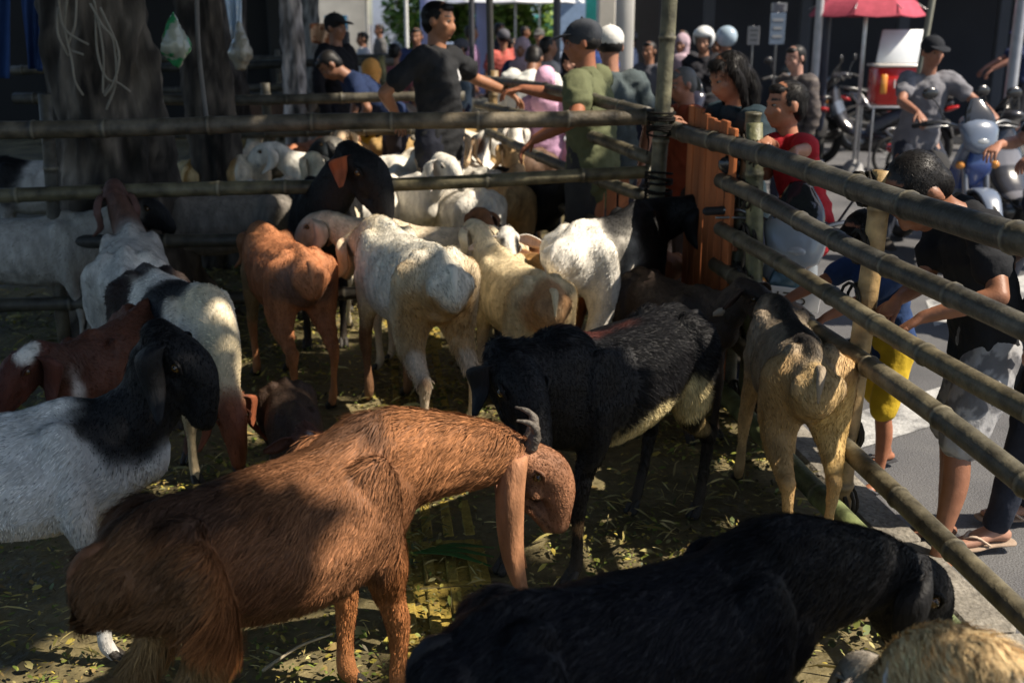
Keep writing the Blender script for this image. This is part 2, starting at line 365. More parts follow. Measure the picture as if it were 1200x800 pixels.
    t = MB(); t.tube([(-.39, 0, .70), (-.435, 0, .705), (-.465, .01, .67), (-.475, .012, .615)], [.018, .017, .013, .005], np.array(tc), 8); TV = t.arrays(); t.build('tail', 'coat', root)
    if beard:
        t = MB()
        for j in range(14):
            a = H(.16+random.uniform(-.02, .03), random.uniform(-.012, .012), -.065); t.tube([a, a+np.array((random.uniform(-.01, .01), 0, -beard*random.uniform(.6, 1)))], [.004, .001], np.array(mc), 5, sub=1)
        t.build('beard', 'coat', root)
    if collar:
        t = MB(); a = n0+nd*nlen*.55; sd_ = N3(np.cross(nd, (0, 0, 1))); u_ = np.cross(sd_, nd)
        t.tube([a+sd_*.073*nthick*math.cos(q_)+u_*.098*nthick*math.sin(q_) for q_ in np.linspace(0, 2*math.pi, 22)], [.005], collar, 6, sub=1); t.build('collar', 'cloth', root)
    if hair:
        L = np.full(len(V), hlen); isleg = (V[:, 2] < .36); L[isleg] *= .55; L[(V[:, 2] < .14)] *= .3
        hh = inh & (q[:, 0] > .0) & (np.linalg.norm(V-poll, axis=1) < .33*k); L[hh] = .009
        if wool:
            z_ = (V[:, 0] < -.20) & (V[:, 2] < .60) & (V[:, 2] > .26); L[z_] = wool*(.55+.45*np.clip(noise3(V[z_], 12, 3)+.5, 0, 1))
        if mane: z_ = (Nn[:, 2] > .55) & (V[:, 2] > .66) & ~hh; L[z_] = np.maximum(L[z_], mane)
        fl = np.tile(np.array([-.75, 0, -.6]), (len(V), 1)); fl[V[:, 2] < .5] = (-.15, 0, -1); fl[hh] = -hd
        nk = (np.linalg.norm(V-mid, axis=1) < .22) & (V[:, 0] > .30); fl[nk] = -nd+np.array((0, 0, -.7))
        cl = noise3(V, 5, seed+9)*.22+noise3(V, 22, seed+8)*.16; col = (col*(1+cl)[:, None]).clip(.003, 1)
        fur('fur', root, V, F, Nn, col, L, fl, hair, width, seed=seed, lift=.22)
    return root
def goat_back(px, py, heading, s=1.0, frac=.745): q = G(px, py, frac*s); return q[0], q[1]
# ------------------------------------------------------------------ people
SKIN = (.25, .12, .072); SKIN_D = (.20, .09, .05); HAIRB = (.010, .009, .009); NAVY = (.02, .03, .075)
def ik(a, b, l1, l2, pole):
    a = np.array(a, float); b = np.array(b, float); d = b-a; L = np.linalg.norm(d)
    if L > (l1+l2)*.995: b = a+d/L*(l1+l2)*.995; d = b-a; L = np.linalg.norm(d)
    u = d/L; x = (l1*l1-l2*l2+L*L)/(2*L); h = math.sqrt(max(l1*l1-x*x, 1e-6)); p = np.array(pole, float); p = N3(p-u*np.dot(p, u)); return a+u*x+p*h, b
def wrinkle(V, N, amp, f, seed): return V+N*(noise3(V*np.array([1, 1, .6]), f, seed)*amp)[:, None]
def person(label, x, y, face, H=1.68, z0=-.10, lean=0, side=0, hands=(None, None), hip=None, feet=None, look=(0, 0), twist=0, skin=SKIN, shirt=(.1, .1, .1), sleeve='short',
           bottom=(.03, .035, .06), legs='long', hair='short', haircol=HAIRB, shoes=(.03, .025, .02), headk=1.0, wide=1.0, voxel=.012, cat='person', group=None, logo=None, neckf=0.0, near=False,
           shoe='shoe', pattern=None, handsc=(1, 1), capcol=(.03, .03, .035), shirt2=None, name='person', eyes=True):
    root = empty(name, (x, y, z0), math.radians(face), label=label, cat=cat, group=group)
    cf_, sf_ = math.cos(math.radians(face)), math.sin(math.radians(face))
    def loc(p): p = np.array(p, float)-np.array([x, y, z0]); return np.array([p[0]*cf_+p[1]*sf_, -p[0]*sf_+p[1]*cf_, p[2]])
    k = H/1.7; hz = hip if hip else .53*H; Pv = np.array([0, 0, hz]); ln, sd_ = math.radians(lean), math.radians(side)
    up = N3((math.sin(ln), math.sin(sd_), math.cos(ln)*math.cos(sd_))); tw = math.radians(twist)
    ls = N3(np.cross(up, (1, 0, 0))); ls = N3(np.array([-math.sin(tw), math.cos(tw), 0])-up*np.dot(np.array([-math.sin(tw), math.cos(tw), 0]), up)); fw = np.cross(ls, up)
    ch = Pv+up*.30*k; nb = Pv+up*.50*k; W = wide*k
    b = MB()
    b.tube([Pv-(0, 0, .04*k), Pv+up*.06*k, Pv+up*.18*k, ch, Pv+up*.42*k, nb-up*.02*k], [(.14*W, .09*W), (.138*W, .09*W), (.112*W, .076*W), (.140*W, .090*W), (.138*W, .076*W), (.056*W, .05*W)], skin, 14, up=fw)
    ly, lp = math.radians(look[0]), math.radians(look[1]); nk = nb+N3(up*.8+np.array([math.cos(ly), math.sin(ly), 0])*.35*max(0, -lp))*.06*k+fw*neckf*k-up*neckf*.35*k
    hf = np.array([math.cos(ly)*math.cos(lp), math.sin(ly)*math.cos(lp), math.sin(lp)]); hs = N3(np.cross((0, 0, 1), hf)); hu = np.cross(hf, hs)
    q = headk*k*.95; hc = nk+hu*.105*q+hf*.012*q
    b.tube([nb-up*.05*k, nk, hc-hu*.05*q-hf*.015*q], [(.062*k, .06*k), (.052*k, .055*k), (.055*q, .058*q)], skin, 12, up=fw)
    A = (hf, hs, hu)
    def Hp(a, c, u): return hc+(hf*a+hs*c+hu*u)*q
    b.ball(Hp(-.012, 0, .03), (.098*q, .078*q, .092*q), skin, 14, ax=A); b.ball(Hp(.018, 0, -.035), (.072*q, .062*q, .078*q), skin, 14, ax=A)
    b.ball(Hp(.055, 0, -.088), (.025*q, .028*q, .02*q), skin, 8, ax=A); b.ball(Hp(.075, 0, .022), (.02*q, .05*q, .012*q), skin, 8, ax=A)
    b.tube([Hp(.083, 0, .005), Hp(.098, 0, -.018), Hp(.101, 0, -.033)], [.008*q, .010*q, .012*q], skin, 8); b.ball(Hp(.094, .012, -.036), .009*q, skin, 6); b.ball(Hp(.094, -.012, -.036), .009*q, skin, 6)
    b.ball(Hp(.083, 0, -.058), (.012*q, .024*q, .0065*q), skin, 8, ax=A, tag='lip'); b.ball(Hp(.080, 0, -.068), (.012*q, .021*q, .007*q), skin, 8, ax=A)
    for s in (1, -1): b.ball(Hp(.06, s*.045, -.02), (.022*q, .02*q, .02*q), skin, 8, ax=A); b.ball(Hp(-.012, s*.082, -.008), (.020*q, .009*q, .031*q), skin, 8, ax=A)
    arms = []; fing = MB()
    for i, s in enumerate((1, -1)):
        sh = Pv+up*.455*k+ls*s*.165*W; b.ball(sh-ls*s*.01, .055*W, skin, 10)
        tgt = hands[i]; tgt = sh+np.array([.05, s*.05, -.52*k]) if tgt is None else loc(tgt)
        el, wr = ik(sh, tgt, .285*k, .255*k, ls*s*.8-fw*.5+np.array([0, 0, -.5]))
        b.tube([sh, (sh+el)/2, el], [.050*W, .043*W, .036*W], skin, 10); b.tube([el, el*.65+wr*.35, wr], [.037*W, .038*W, .024*W], skin, 10)
        fd = N3(wr-el); 
        hd_ = N3(fd+np.array([0, 0, -.35])) if hands[i] is not None else N3(fd+np.array([.1, 0, -.5])); pn = N3(np.cross(hd_, N3(np.cross((0, 0, 1), hd_))+1e-6))
        if pn[2] > 0: pn = -pn
        if hands[i] is None: pn = ls*-s
        lat = np.cross(hd_, pn); b.tube([wr, wr+hd_*.045*k, wr+hd_*.085*k], [(.024*k, .019*k), (.038*k, .015*k), (.036*k, .013*k)], skin, 10, up=pn)
        for j in range(4):
            r0 = wr+hd_*.082*k+lat*(j-1.5)*.0185*k; L_ = (.066, .076, .070, .054)[j]*k; c_ = .5+.12*j; p1 = r0+N3(hd_+pn*c_*.5)*L_*.42; p2 = p1+N3(hd_+pn*c_*1.6)*L_*.32; p3 = p2+N3(hd_*.5+pn*c_*2)*L_*.26
            fing.tube([r0-hd_*.02*k, r0, p1, p2, p3], [.0085*k, .0088*k, .0082*k, .0075*k, .006*k], skin, 6, sub=1)
        tb = wr+hd_*.028*k-lat*(.022*k)*1; td = N3(-lat*.9+hd_*.7+pn*.5); fing.tube([tb, tb+td*.032*k, tb+td*.032*k+N3(td*.5+hd_*.7+pn*.3)*.028*k], [.012*k, .0105*k, .0075*k], skin, 6, sub=1)
        arms.append((sh, el, wr))
    L = []
    for i, s in enumerate((1, -1)):
        hj = Pv+np.array([0, s*.085*W, -.02]); ft = (np.array([.02, s*.10*k, 0]) if feet is None or feet[i] is None else loc(feet[i])); an = ft+np.array([0, 0, .075*k])
        kn, an = ik(hj, an, .235*H, .235*H, (1, s*.15, .1)); toe = np.array([.14*k, s*.025, 0])
        b.tube([hj, (hj+kn)/2+(-.005, 0, 0), kn], [.085*W, .07*W, .05*W], skin, 12); b.tube([kn, kn*.65+an*.35+np.array((-.012, 0, 0)), an*.8+kn*.2, an], [.05*W, .05*W, .032*W, .03*W], skin, 10)
        b.tube([an+(-.03*k, 0, -.04*k), an+(.03*k, 0, -.035*k), an+(.10*k, s*.01, -.055*k), an+(.15*k, s*.015, -.06*k)], [(.030*k, .028*k), (.036*k, .03*k), (.042*k, .02*k), (.036*k, .013*k)], skin, 8, up=(0, 0, 1))
        L.append((hj, kn, an))
    V, F, _ = b.arrays(); V, F, Nn = remesh(V, F, min(voxel, .011*max(.8, k)), 2); col = np.tile(np.array(skin), (len(V), 1))
    hq = (V-hc)@np.array(A).T/q
    lip = np.exp(-(((hq[:, 0]-.09)/.02)**2+(hq[:, 1]/.024)**2+((hq[:, 2]+.062)/.009)**2)); col = col*(1-lip[:, None]*.6)+np.array((.25, .07, .05))*lip[:, None]*.6
    for s in (1, -1):
        br = ((np.abs(hq[:, 2]-.030-.004*np.cos((hq[:, 1]-s*.034)*70)) < .0042) & (np.abs(hq[:, 1]-s*.036) < .018) & (hq[:, 0] > .05)); col[br] = haircol if haircol[0] < .1 else HAIRB
    if hair in ('short', 'cap', 'helmet', 'long'):
        sc_ = (hq[:, 2] > -.02) & (hq[:, 0] < .02-.0*hq[:, 2]) & (np.linalg.norm(hq, axis=1) < .14) & (np.abs(hq[:, 1]) < .079); col[sc_ & (hq[:, 2] > .0)] = haircol
    fv, ff, _ = fing.arrays(); n0 = len(V); allV = np.vstack([V, fv]); FF = [tuple(f) for f in F.tolist()]+[tuple(a+n0 for a in f) for f in ff]
    mk('body', allV, FF, np.vstack([col, np.tile(np.array(skin), (len(fv), 1))]), 'skin', root, fix=False)
    if eyes:
        for s in (1, -1):
            e = MB(); c_ = Hp(.0735, s*.033, .007); e.ball(c_-hf*.002*q, (.0115*q, .0125*q, .0075*q), (.22, .18, .15), 8, ax=A); e.ball(c_+hf*.0085*q, (.005*q, .0078*q, .0065*q), (.008, .005, .004), 8, ax=A); e.build('eye', 'eye', root)
    # clothes
    vx = voxel*1.1; c = MB(); g = .014*k
    hem = Pv+np.array([0, 0, -.075*k]); c.tube([hem, Pv+up*.03*k, Pv+up*.16*k, ch, Pv+up*.42*k, nb-up*.045*k], [(.165*W+g, .115*W+g), (.16*W+g, .115*W+g), (.145*W+g, .105*W+g), (.158*W+g, .11*W+g), (.15*W+g, .09*W+g), (.085*W, .075*W)], shirt, 16, up=fw)
    for (sh, el, wr) in arms:
        e_ = sh*.42+el*.58 if sleeve == 'short' else wr*.94+el*.06
        if sleeve == 'short': c.tube([sh-(sh-Pv-up*.44*k)*.25, sh, (sh+e_)/2, e_], [.06*W+g, .06*W+g*.8, .056*W+g, .054*W+g*1.2], shirt, 12)
        elif sleeve == 'long': c.tube([sh-(sh-Pv-up*.44*k)*.25, sh, (sh+el)/2], [.06*W+g, .06*W+g*.8, .05*W+g], shirt, 12); c.tube([(sh+el)/2, el, (el+wr)/2, e_], [.05*W+g, .042*W+g, .04*W+g, .032*W+g], shirt, 10)
    V, F, _ = c.arrays(); V, F, Nn = remesh(V, F, vx, 2); sd = int(abs(x*997+y*31)) % 999
    V = wrinkle(V, Nn, .015*k, 7, sd); fo = np.sin(V[:, 2]*38+V[:, 0]*22*np.cos(sd)+V[:, 1]*26*np.sin(sd)+2.6*noise3(V, 5, sd+2)); V = V+Nn*(np.abs(fo)*-.009*k+.009*k)[:, None]; V = wrinkle(V, Nn, .003*k, 26, sd+1); col = np.tile(np.array(shirt), (len(V), 1))
    if shirt2 is not None:
        m = np.sin(V[:, 2]*90) > .5; col[m] = shirt2
    if logo is not None:
        lp_ = Pv+up*.36*k+ls*.07*k; d = V-lp_; m = (np.abs(d@ls) < .022) & (np.abs(d@up) < .032) & ((V-Pv)@fw > .03); col[m] = logo
    mk('shirt', V, F, col, 'cloth', root, fix=False)
    c = MB()
    c.tube([Pv+(0, 0, -.07*k), Pv+up*.05*k], [(.155*W+.008, .108*W+.008)]*2, bottom, 14, up=fw)
    for (hj, kn, an) in L:
        if legs == 'long': c.tube([hj, (hj+kn)/2, kn, (kn+an)/2, an+np.array((0, 0, .01))], [.098*W, .083*W, .064*W, .06*W, .052*W], bottom, 12)
        elif legs == 'shorts': c.tube([hj, (hj+kn)/2, kn*.9+hj*.1], [.102*W, .096*W, .088*W], bottom, 12)
    V, F, _ = c.arrays(); V, F, Nn = remesh(V, F, vx, 2); V = wrinkle(V, Nn, .013*k, 9, sd+5); V = wrinkle(V, Nn, .003*k, 26, sd+6); col = np.tile(np.array(bottom), (len(V), 1))
    if pattern is not None: m = noise3(V, 26, 4) > .12; col[m] = pattern
    mk('trousers' if legs == 'long' else 'shorts', V, F, col, 'cloth', root, fix=False)
    for i, (hj, kn, an) in enumerate(L):
        s = (1, -1)[i]; c = MB()
        if shoe == 'shoe': c.tube([an+(-.035*k, 0, -.035*k), an+(.03*k, 0, -.03*k), an+(.11*k, s*.01, -.048*k), an+(.165*k, s*.015, -.055*k)], [(.036*k, .034*k), (.042*k, .038*k), (.048*k, .026*k), (.040*k, .018*k)], shoes, 10); c.build('shoe', 'rubber', root)
        else:
            c.tube([an+(-.055*k, 0, -.070*k), an+(.03*k, 0, -.072*k), an+(.10*k, s*.012, -.074*k), an+(.17*k, s*.018, -.076*k)], [(.034*k, .010*k), (.036*k, .010*k), (.046*k, .009*k), (.036*k, .008*k)], shoes, 12)
            t0 = an+np.array((.125*k, s*.012, -.040*k))
            for u in (1, -1): c.tube([t0, an+np.array((.09*k, s*.01+u*.025*k, -.030*k)), an+np.array((.04*k, u*.040*k, -.062*k))], [(.006, .004)]*3, np.array(shoes)*1.4+.05, 6)
            c.build('sandal', 'rubber', root)
    # hair, caps, helmets
    h = MB()
    if hair in ('short', 'long', 'bun'):
        h.ball(Hp(-.022, 0, .034), (.096*q, .082*q, .087*q), haircol, 16, ax=A); h.ball(Hp(-.05, 0, -.01), (.06*q, .078*q, .075*q), haircol, 12, ax=A); h.ball(Hp(.045, 0, .080), (.042*q, .058*q, .028*q), haircol, 10, ax=A)
        if hair == 'long': h.tube([Hp(-.04, 0, .03), Hp(-.085, 0, -.08), Hp(-.09, 0, -.08)+np.array((0, 0, -.14*k)), Hp(-.09, 0, -.08)+np.array((-.01, 0, -.30*k))], [(.075*q, .07*q), (.082*q, .06*q), (.08*q, .045*q), (.05*q, .025*q)], haircol, 12, up=fw); [h.tube([Hp(.0, s*.075, .04), Hp(-.01, s*.086, -.05), Hp(-.02, s*.09, -.15)+np.array((0, 0, -.1*k))], [.024*q, .024*q, .014*q], haircol, 8) for s in (1, -1)]
        V, F, _ = h.arrays(); V, F, Nn = remesh(V, F, .009 if near else .012, 1); V = V+Nn*(noise3(V, 30, 3)*.0012)[:, None]
        mk('hair', V, F, np.tile(np.array(haircol), (len(V), 1)), 'hairmat', root, fix=False)
        ho = [o for o in kids(root) if o.name.startswith('hair')][-1]
        if near or hair == 'long':
            cr = Hp(-.04, 0, .12); fl = V-cr; fl = fl+np.array([0, 0, -.03]) if hair == 'short' else np.tile(np.array([0, 0, -1.0]), (len(V), 1)); fur('hair_strands', root, V, F, Nn, np.tile(np.array(haircol)*1.2, (len(V), 1)), np.full(len(V), .011 if hair == 'short' else .05), fl, 12000, .0014, .10 if hair == 'short' else .06, .16, seed=sd)
    if hair == 'cap':
        h.ball(Hp(-.015, 0, .045), (.108*q, .090*q, .088*q), capcol, 16, ax=A); h.tube([Hp(.07, 0, .052), Hp(.12, 0, .046), Hp(.165, 0, .034)], [(.074*q, .010*q), (.074*q, .008*q), (.045*q, .005*q)], capcol, 14, up=hu)
        V, F, _ = h.arrays(); m = ((V-hc)@hu)/q > .020; h.ball(Hp(-.012, 0, .135), .008*q, capcol, 6); h.build('cap', 'cloth', root)
        h2 = MB(); h2.ball(Hp(-.03, 0, .005), (.083*q, .083*q, .06*q), haircol, 12, ax=A); h2.build('hair', 'coat', root)
    if hair == 'helmet':
        h.ball(Hp(-.015, 0, .045), (.135*q, .118*q, .122*q), capcol, 18, ax=A); V, F, _ = h.arrays(); hq = (V-hc)@np.array(A).T/q; keep = ~((hq[:, 0] > .06) & (hq[:, 2] < .05)); cc = np.tile(np.array(capcol), (len(V), 1)); cc[~keep] = (.02, .02, .02)
        V = V.copy(); V[~keep] -= hf*.05*q; mk('helmet', V, F, cc, 'paint', root)
        st = MB(); st.tube([Hp(.03, .085, .0), Hp(.04, .05, -.09), Hp(.05, 0, -.112), Hp(.04, -.05, -.09), Hp(.03, -.085, .0)], [.006*q], (.02, .02, .02), 6); st.build('chin_strap', 'cloth', root)
    if hair == 'hijab':
        V_ = [] ; h.ball(Hp(-.02, 0, .035), (.112*q, .098*q, .105*q), capcol, 16, ax=A); h.tube([Hp(-.03, 0, -.03), Hp(-.035, 0, -.13), nb-up*.03*k+fw*.02], [(.088*q, .085*q), (.085*q, .09*q), (.15*k, .13*k)], capcol, 14, up=fw)
        h.tube([Hp(.03, .08, .02), Hp(.045, .055, -.08), Hp(.05, 0, -.118), Hp(.045, -.055, -.08), Hp(.03, -.08, .02)], [.022*q]*5, capcol, 8)
        V, F, _ = h.arrays(); V, F, Nn = remesh(V, F, .014, 2); V = wrinkle(V, Nn, .005, 16, sd); mk('headscarf', V, F, np.tile(np.array(capcol), (len(V), 1)), 'cloth', root, fix=False)
    if hair == 'bucket':
        h.ball(Hp(-.012, 0, .05), (.105*q, .092*q, .085*q), capcol, 14, ax=A); h.tube([Hp(-.01, 0, .035), Hp(-.01, 0, .012)], [(.105*q, .115*q), (.15*q, .165*q)], capcol, 16, up=hf, sub=1, cap='flat'); h.build('hat', 'cloth', root)
    return root
# ------------------------------------------------------------------ ground
def proc(name, fn):
    m = bpy.data.materials.new(name); m.use_nodes = True; n = m.node_tree; fn(n, n.nodes['Principled BSDF']); return m
def ramp_mat(name, cols, scale, rough, bump, bscale, detail=8, rough2=None):
    def fn(n, b):
        tc = n.nodes.new('ShaderNodeTexCoord'); nz = n.nodes.new('ShaderNodeTexNoise'); nz.inputs['Scale'].default_value = scale; nz.inputs['Detail'].default_value = detail; nz.inputs['Roughness'].default_value = .65
        n.links.new(tc.outputs['Object'], nz.inputs['Vector']); r = n.nodes.new('ShaderNodeValToRGB'); r.color_ramp.elements[0].position = cols[0][0]; r.color_ramp.elements[0].color = (*cols[0][1], 1); r.color_ramp.elements[1].position = cols[-1][0]; r.color_ramp.elements[1].color = (*cols[-1][1], 1)
        for p_, c_ in cols[1:-1]: e = r.color_ramp.elements.new(p_); e.color = (*c_, 1)
        n.links.new(nz.outputs[0], r.inputs[0]); n2 = n.nodes.new('ShaderNodeTexNoise'); n2.inputs['Scale'].default_value = bscale; n2.inputs['Detail'].default_value = 6; n.links.new(tc.outputs['Object'], n2.inputs['Vector'])
        mx = n.nodes.new('ShaderNodeMix'); mx.data_type = 'RGBA'; mx.blend_type = 'MULTIPLY'; mx.inputs[0].default_value = .6; n.links.new(r.outputs[0], mx.inputs[6])
        g = n.nodes.new('ShaderNodeMapRange'); g.inputs[1].default_value = .3; g.inputs[2].default_value = .7; g.inputs[3].default_value = .5; g.inputs[4].default_value = 1.3; n.links.new(n2.outputs[0], g.inputs[0]); n.links.new(g.outputs[0], mx.inputs[7]); n.links.new(mx.outputs[2], b.inputs['Base Color'])
        bp = n.nodes.new('ShaderNodeBump'); bp.inputs['Strength'].default_value = bump; bp.inputs['Distance'].default_value = .02; n.links.new(n2.outputs[0], bp.inputs['Height']); n.links.new(bp.outputs[0], b.inputs['Normal'])
        b.inputs['Roughness'].default_value = rough
        if rough2: g2 = n.nodes.new('ShaderNodeMapRange'); g2.inputs[1].default_value = .4; g2.inputs[2].default_value = .6; g2.inputs[3].default_value = rough2; g2.inputs[4].default_value = rough; n.links.new(nz.outputs[0], g2.inputs[0]); n.links.new(g2.outputs[0], b.inputs['Roughness'])
    return proc(name, fn)
M['soil'] = ramp_mat('pen_floor', [(.25, (.05, .043, .022)), (.45, (.11, .09, .042)), (.6, (.18, .145, .065)), (.75, (.26, .21, .10))], 2.2, .85, .7, 26, rough2=.45)
M['asphalt'] = ramp_mat('asphalt', [(.3, (.060, .062, .066)), (.5, (.10, .10, .105)), (.7, (.14, .14, .14))], .9, .85, .5, 130, rough2=.8)
M['kerb'] = ramp_mat('kerb_stone', [(.3, (.10, .09, .075)), (.5, (.22, .20, .165)), (.7, (.34, .31, .26))], 5, .9, .5, 60)
M['stripe'] = ramp_mat('road_paint', [(.38, (.16, .16, .16)), (.5, (.40, .40, .39)), (.7, (.52, .52, .50))], 6, .7, .3, 90)
M['tactile'] = ramp_mat('tactile_tile', [(.3, (.12, .09, .02)), (.45, (.28, .20, .035)), (.7, (.46, .34, .06))], 9, .75, .4, 80)
def grid(name, x0, x1, y0, y1, z, nx, ny, mat, amp=0.0, **kw):
    xs = np.linspace(x0, x1, nx+1); ys = np.linspace(y0, y1, ny+1); X, Y = np.meshgrid(xs, ys); V = np.stack([X.ravel(), Y.ravel(), np.full(X.size, z)], 1)
    if amp: V[:, 2] += amp*noise3(V, 4, 9)
    i = np.arange(nx*ny); r_, c_ = i//nx, i % nx; o = r_*(nx+1)+c_; F = np.stack([o, o+1, o+nx+2, o+nx+1], 1); return mk(name, V, F, np.full((len(V), 3), .1), mat, None, True, fix=False, **kw)
grid('street', -150, 150, -30, 260, RZ, 1, 1, 'asphalt', kind='structure')
def kx(Y): return fx(Y)+.13
V = []; ny = 120; nx = 60                               # pavement: the pen floor, bounded by the kerb
ys = np.linspace(-1, 17, ny+1)
for y_ in ys:
    for u in np.linspace(0, 1, nx+1): V.append((-9+u*(kx(y_)+9), y_, 0))
V = np.array(V); V[:, 2] += .012*noise3(V, 3, 5)*np.clip((kx(V[:, 1])-V[:, 0])*6, 0, 1)
i = np.arange(nx*ny); o = (i//nx)*(nx+1)+i % nx; pav = mk('pavement', V, np.stack([o, o+1, o+nx+2, o+nx+1], 1), np.full((len(V), 3), .1), 'soil', None, True, fix=False, kind='structure')
for k in range(32):
    y_ = -.9+k*.56; d = N3((-.12, 1, 0)); m = MB(); m.box((kx(y_)+.075+random.uniform(-.004, .004), y_, -.05), (.15, .545, .125), (.3, .3, .3), ax=((d[1], -d[0], 0), d, (0, 0, 1)), bev=.015); ko = m.build('kerbstone', 'kerb', pav, smooth=False)
tx = lambda Y: -.17-.12*(Y-2.7)
tm = None
for k in range(22):                                     # yellow guiding tiles half buried in muck
    y_ = 1.3+k*.31
    if tm is None:
        m = MB(); m.box((0, 0, .006), (.30, .30, .012), (.4, .3, .05), bev=.003)
        for j in range(4): m.box(((j-1.5)*.07, 0, .016), (.034, .27, .012), (.5, .4, .06), bev=.004)
        o = m.build('tactile_tile', 'tactile', pav, smooth=False); tm = o.data
    else: o = bpy.data.objects.new('tactile_tile', tm); C.objects.link(o); o.parent = pav
    o.location = (tx(y_)+random.uniform(-.004, .004), y_, random.uniform(-.016, -.008)); o.rotation_euler = (random.uniform(-.01, .01), random.uniform(-.01, .01), .12)
for n_, q in enumerate([((975, 492), (1210, 420), (1210, 462), (985, 532)), ((1085, 352), (1240, 312), (1240, 340), (1095, 382)), ((905, 640), (1010, 590), (1060, 612), (960, 690))]):
    if n_ == 2: continue
    V = np.array([G(a, b_, RZ+.004) for a, b_ in q]); mk('crosswalk_stripe', V, [(0, 1, 2, 3)], np.full((4, 3), .6), 'stripe', None, kind='structure')
q = [G(a, b_, RZ+.004) for a, b_ in ((880, 262), (960, 232), (972, 240), (890, 275))]
# litter: chopped leaves and straw trodden into the floor
def litter(name, n, region, cols, size, seed, thick=.35, zj=.02, fold=.35):
    r = np.random.default_rng(seed); out = []; cnt = 0; x = r.uniform(region[0], region[1], n*3); y = r.uniform(region[2], region[3], n*3); d = noise3(np.stack([x, y, 0*x], 1), 2.4, seed); ok = (d > r.uniform(-.7, .6, len(x))) & (x < kx(y)-.03); x, y = x[ok][:n], y[ok][:n]; n = len(x)
    a = r.uniform(0, 6.28, n); L = size*r.lognormal(0, .45, n); W = L*thick*r.uniform(.5, 1.2, n); z = .006+np.abs(r.normal(0, zj, n)); dx, dy = np.cos(a), np.sin(a); til = r.normal(0, .35, n)
    c = np.stack([x, y, z], 1); u = np.stack([dx, dy, til], 1)*L[:, None]/2; v = np.stack([-dy, dx, r.normal(0, fold, n)], 1)*W[:, None]/2; up = np.array([0, 0, 1])*(L*.12)[:, None]
    VV = np.stack([c-u, c-u*.3-v+up*.3, c-u*.3+v+up, c+u*.4-v*.8+up*.5, c+u*.4+v*.8+up, c+u], 1).reshape(-1, 3); VV[:, 2] = np.maximum(VV[:, 2], .010); i = np.arange(n)*6
    F = np.vstack([np.stack([i, i+1, i+2], 1), np.stack([i+1, i+3, i+2], 1), np.stack([i+3, i+4, i+2], 1), np.stack([i+3, i+5, i+4], 1)]); cc = np.array(cols)[r.integers(0, len(cols), n)]*r.uniform(.6, 1.3, n)[:, None]
    me = mkmesh(name, VV, F, np.repeat(cc, 6, 0), 'leaf', smooth=False); o = bpy.data.objects.new(name, me); C.objects.link(o); return o
tag(litter('leaf_litter', 60000, (-3.5, 1.3, 1.2, 8), [(.12, .16, .03), (.18, .20, .035), (.30, .26, .05), (.38, .30, .06), (.06, .08, .025), (.06, .05, .025), (.20, .14, .05), (.34, .30, .12)], .016, 1, thick=.5, zj=.012), 'chopped green and brown leaves strewn over the pen floor', 'leaves', kind='stuff')
tag(litter('straw', 8000, (-3.5, 1.3, 1.2, 8), [(.36, .29, .10), (.26, .22, .07), (.4, .34, .14), (.18, .15, .05)], .045, 2, thick=.05), 'loose straw and stalks strewn over the pen floor', 'straw', kind='stuff')
for j, (px, py, a, L, lab) in enumerate([(530, 655, -.15, .26, 'broad glossy green leaf lying under the brown goat\'s chin'), (350, 765, .8, .22, 'pale bare twig lying between the brown goat\'s legs')]):
    g = G(px, py, .02); m = MB()
    if j == 0:
        for t in range(3): aa = a+t*.25-.2; m.tube([g+np.array([-math.cos(aa)*L/2, -math.sin(aa)*L/2+t*.03, 0]), g+np.array([0, t*.03, .02]), g+np.array([math.cos(aa)*L/2, math.sin(aa)*L/2+t*.03, .0])], [(.004, .002), (.016, .003), (.003, .002)], (.03, .09, .018), 8)
        tag(m.build('leaf', 'leaf'), lab, 'leaf')
    else: m.tube([g-np.array([math.cos(a)*L/2, math.sin(a)*L/2, 0]), g+(0, 0, .02), g+np.array([math.cos(a)*L/2, math.sin(a)*L/2, .01])], [.005, .004, .003], (.35, .3, .2), 6); tag(m.build('twig', 'wood'), lab, 'twig')
# ------------------------------------------------------------------ trees: trunk, limbs, crown of leaves
LIT = [(1130, 720, .30, .30), (1000, 640, .3, .14), (620, 660, .3, .12), (480, 350, .42, .45), (500, 260, .75, .8), (330, 320, .40, .45), (360, 420, .3, .2), (410, 230, .3, .3), (560, 185, 1.4, 1.3), (420, 190, .8, .7), (640, 330, .5, .5), (740, 300, .55, .55), (720, 420, .75, .5), (640, 440, .3, .3), (380, 580, .62, .42), (560, 550, .5, .3), (180, 640, .14, .12), (110, 700, .1, .1), (940, 470, .36, .7), (430, 740, .25, .3), (480, 560, .4, .3), (630, 60, 2.0, 2.5), (200, 350, .24, .2), (250, 400, .16, .3), (195, 290, .16, .2), (60, 430, .1, .12), (860, 560, .2, .3), (250, 190, .35, .4), (345, 190, .5, .45), (440, 130, .8, .7), (520, 80, 1.4, 1.4), (520, 215, 1.3, .9), (610, 210, .6, .6), (720, 280, .6, .5), (110, 540, .16, .1)]
LITF = [(335, 425, .30, .25), (455, 480, .25, .22), (500, 690, .22, .16), (470, 770, .22, .16), (600, 620, .2, .12), (760, 640, .2, .1), (860, 560, .2, .25), (300, 700, .12, .06), (350, 760, .14, .08), (890, 780, .14, .08), (720, 560, .12, .12), (250, 455, .12, .12), (150, 560, .1, .1), (1120, 720, .3, .2), (640, 540, .2, .1), (90, 760, .1, .05), (410, 400, .12, .2), (240, 360, .15, .3)]
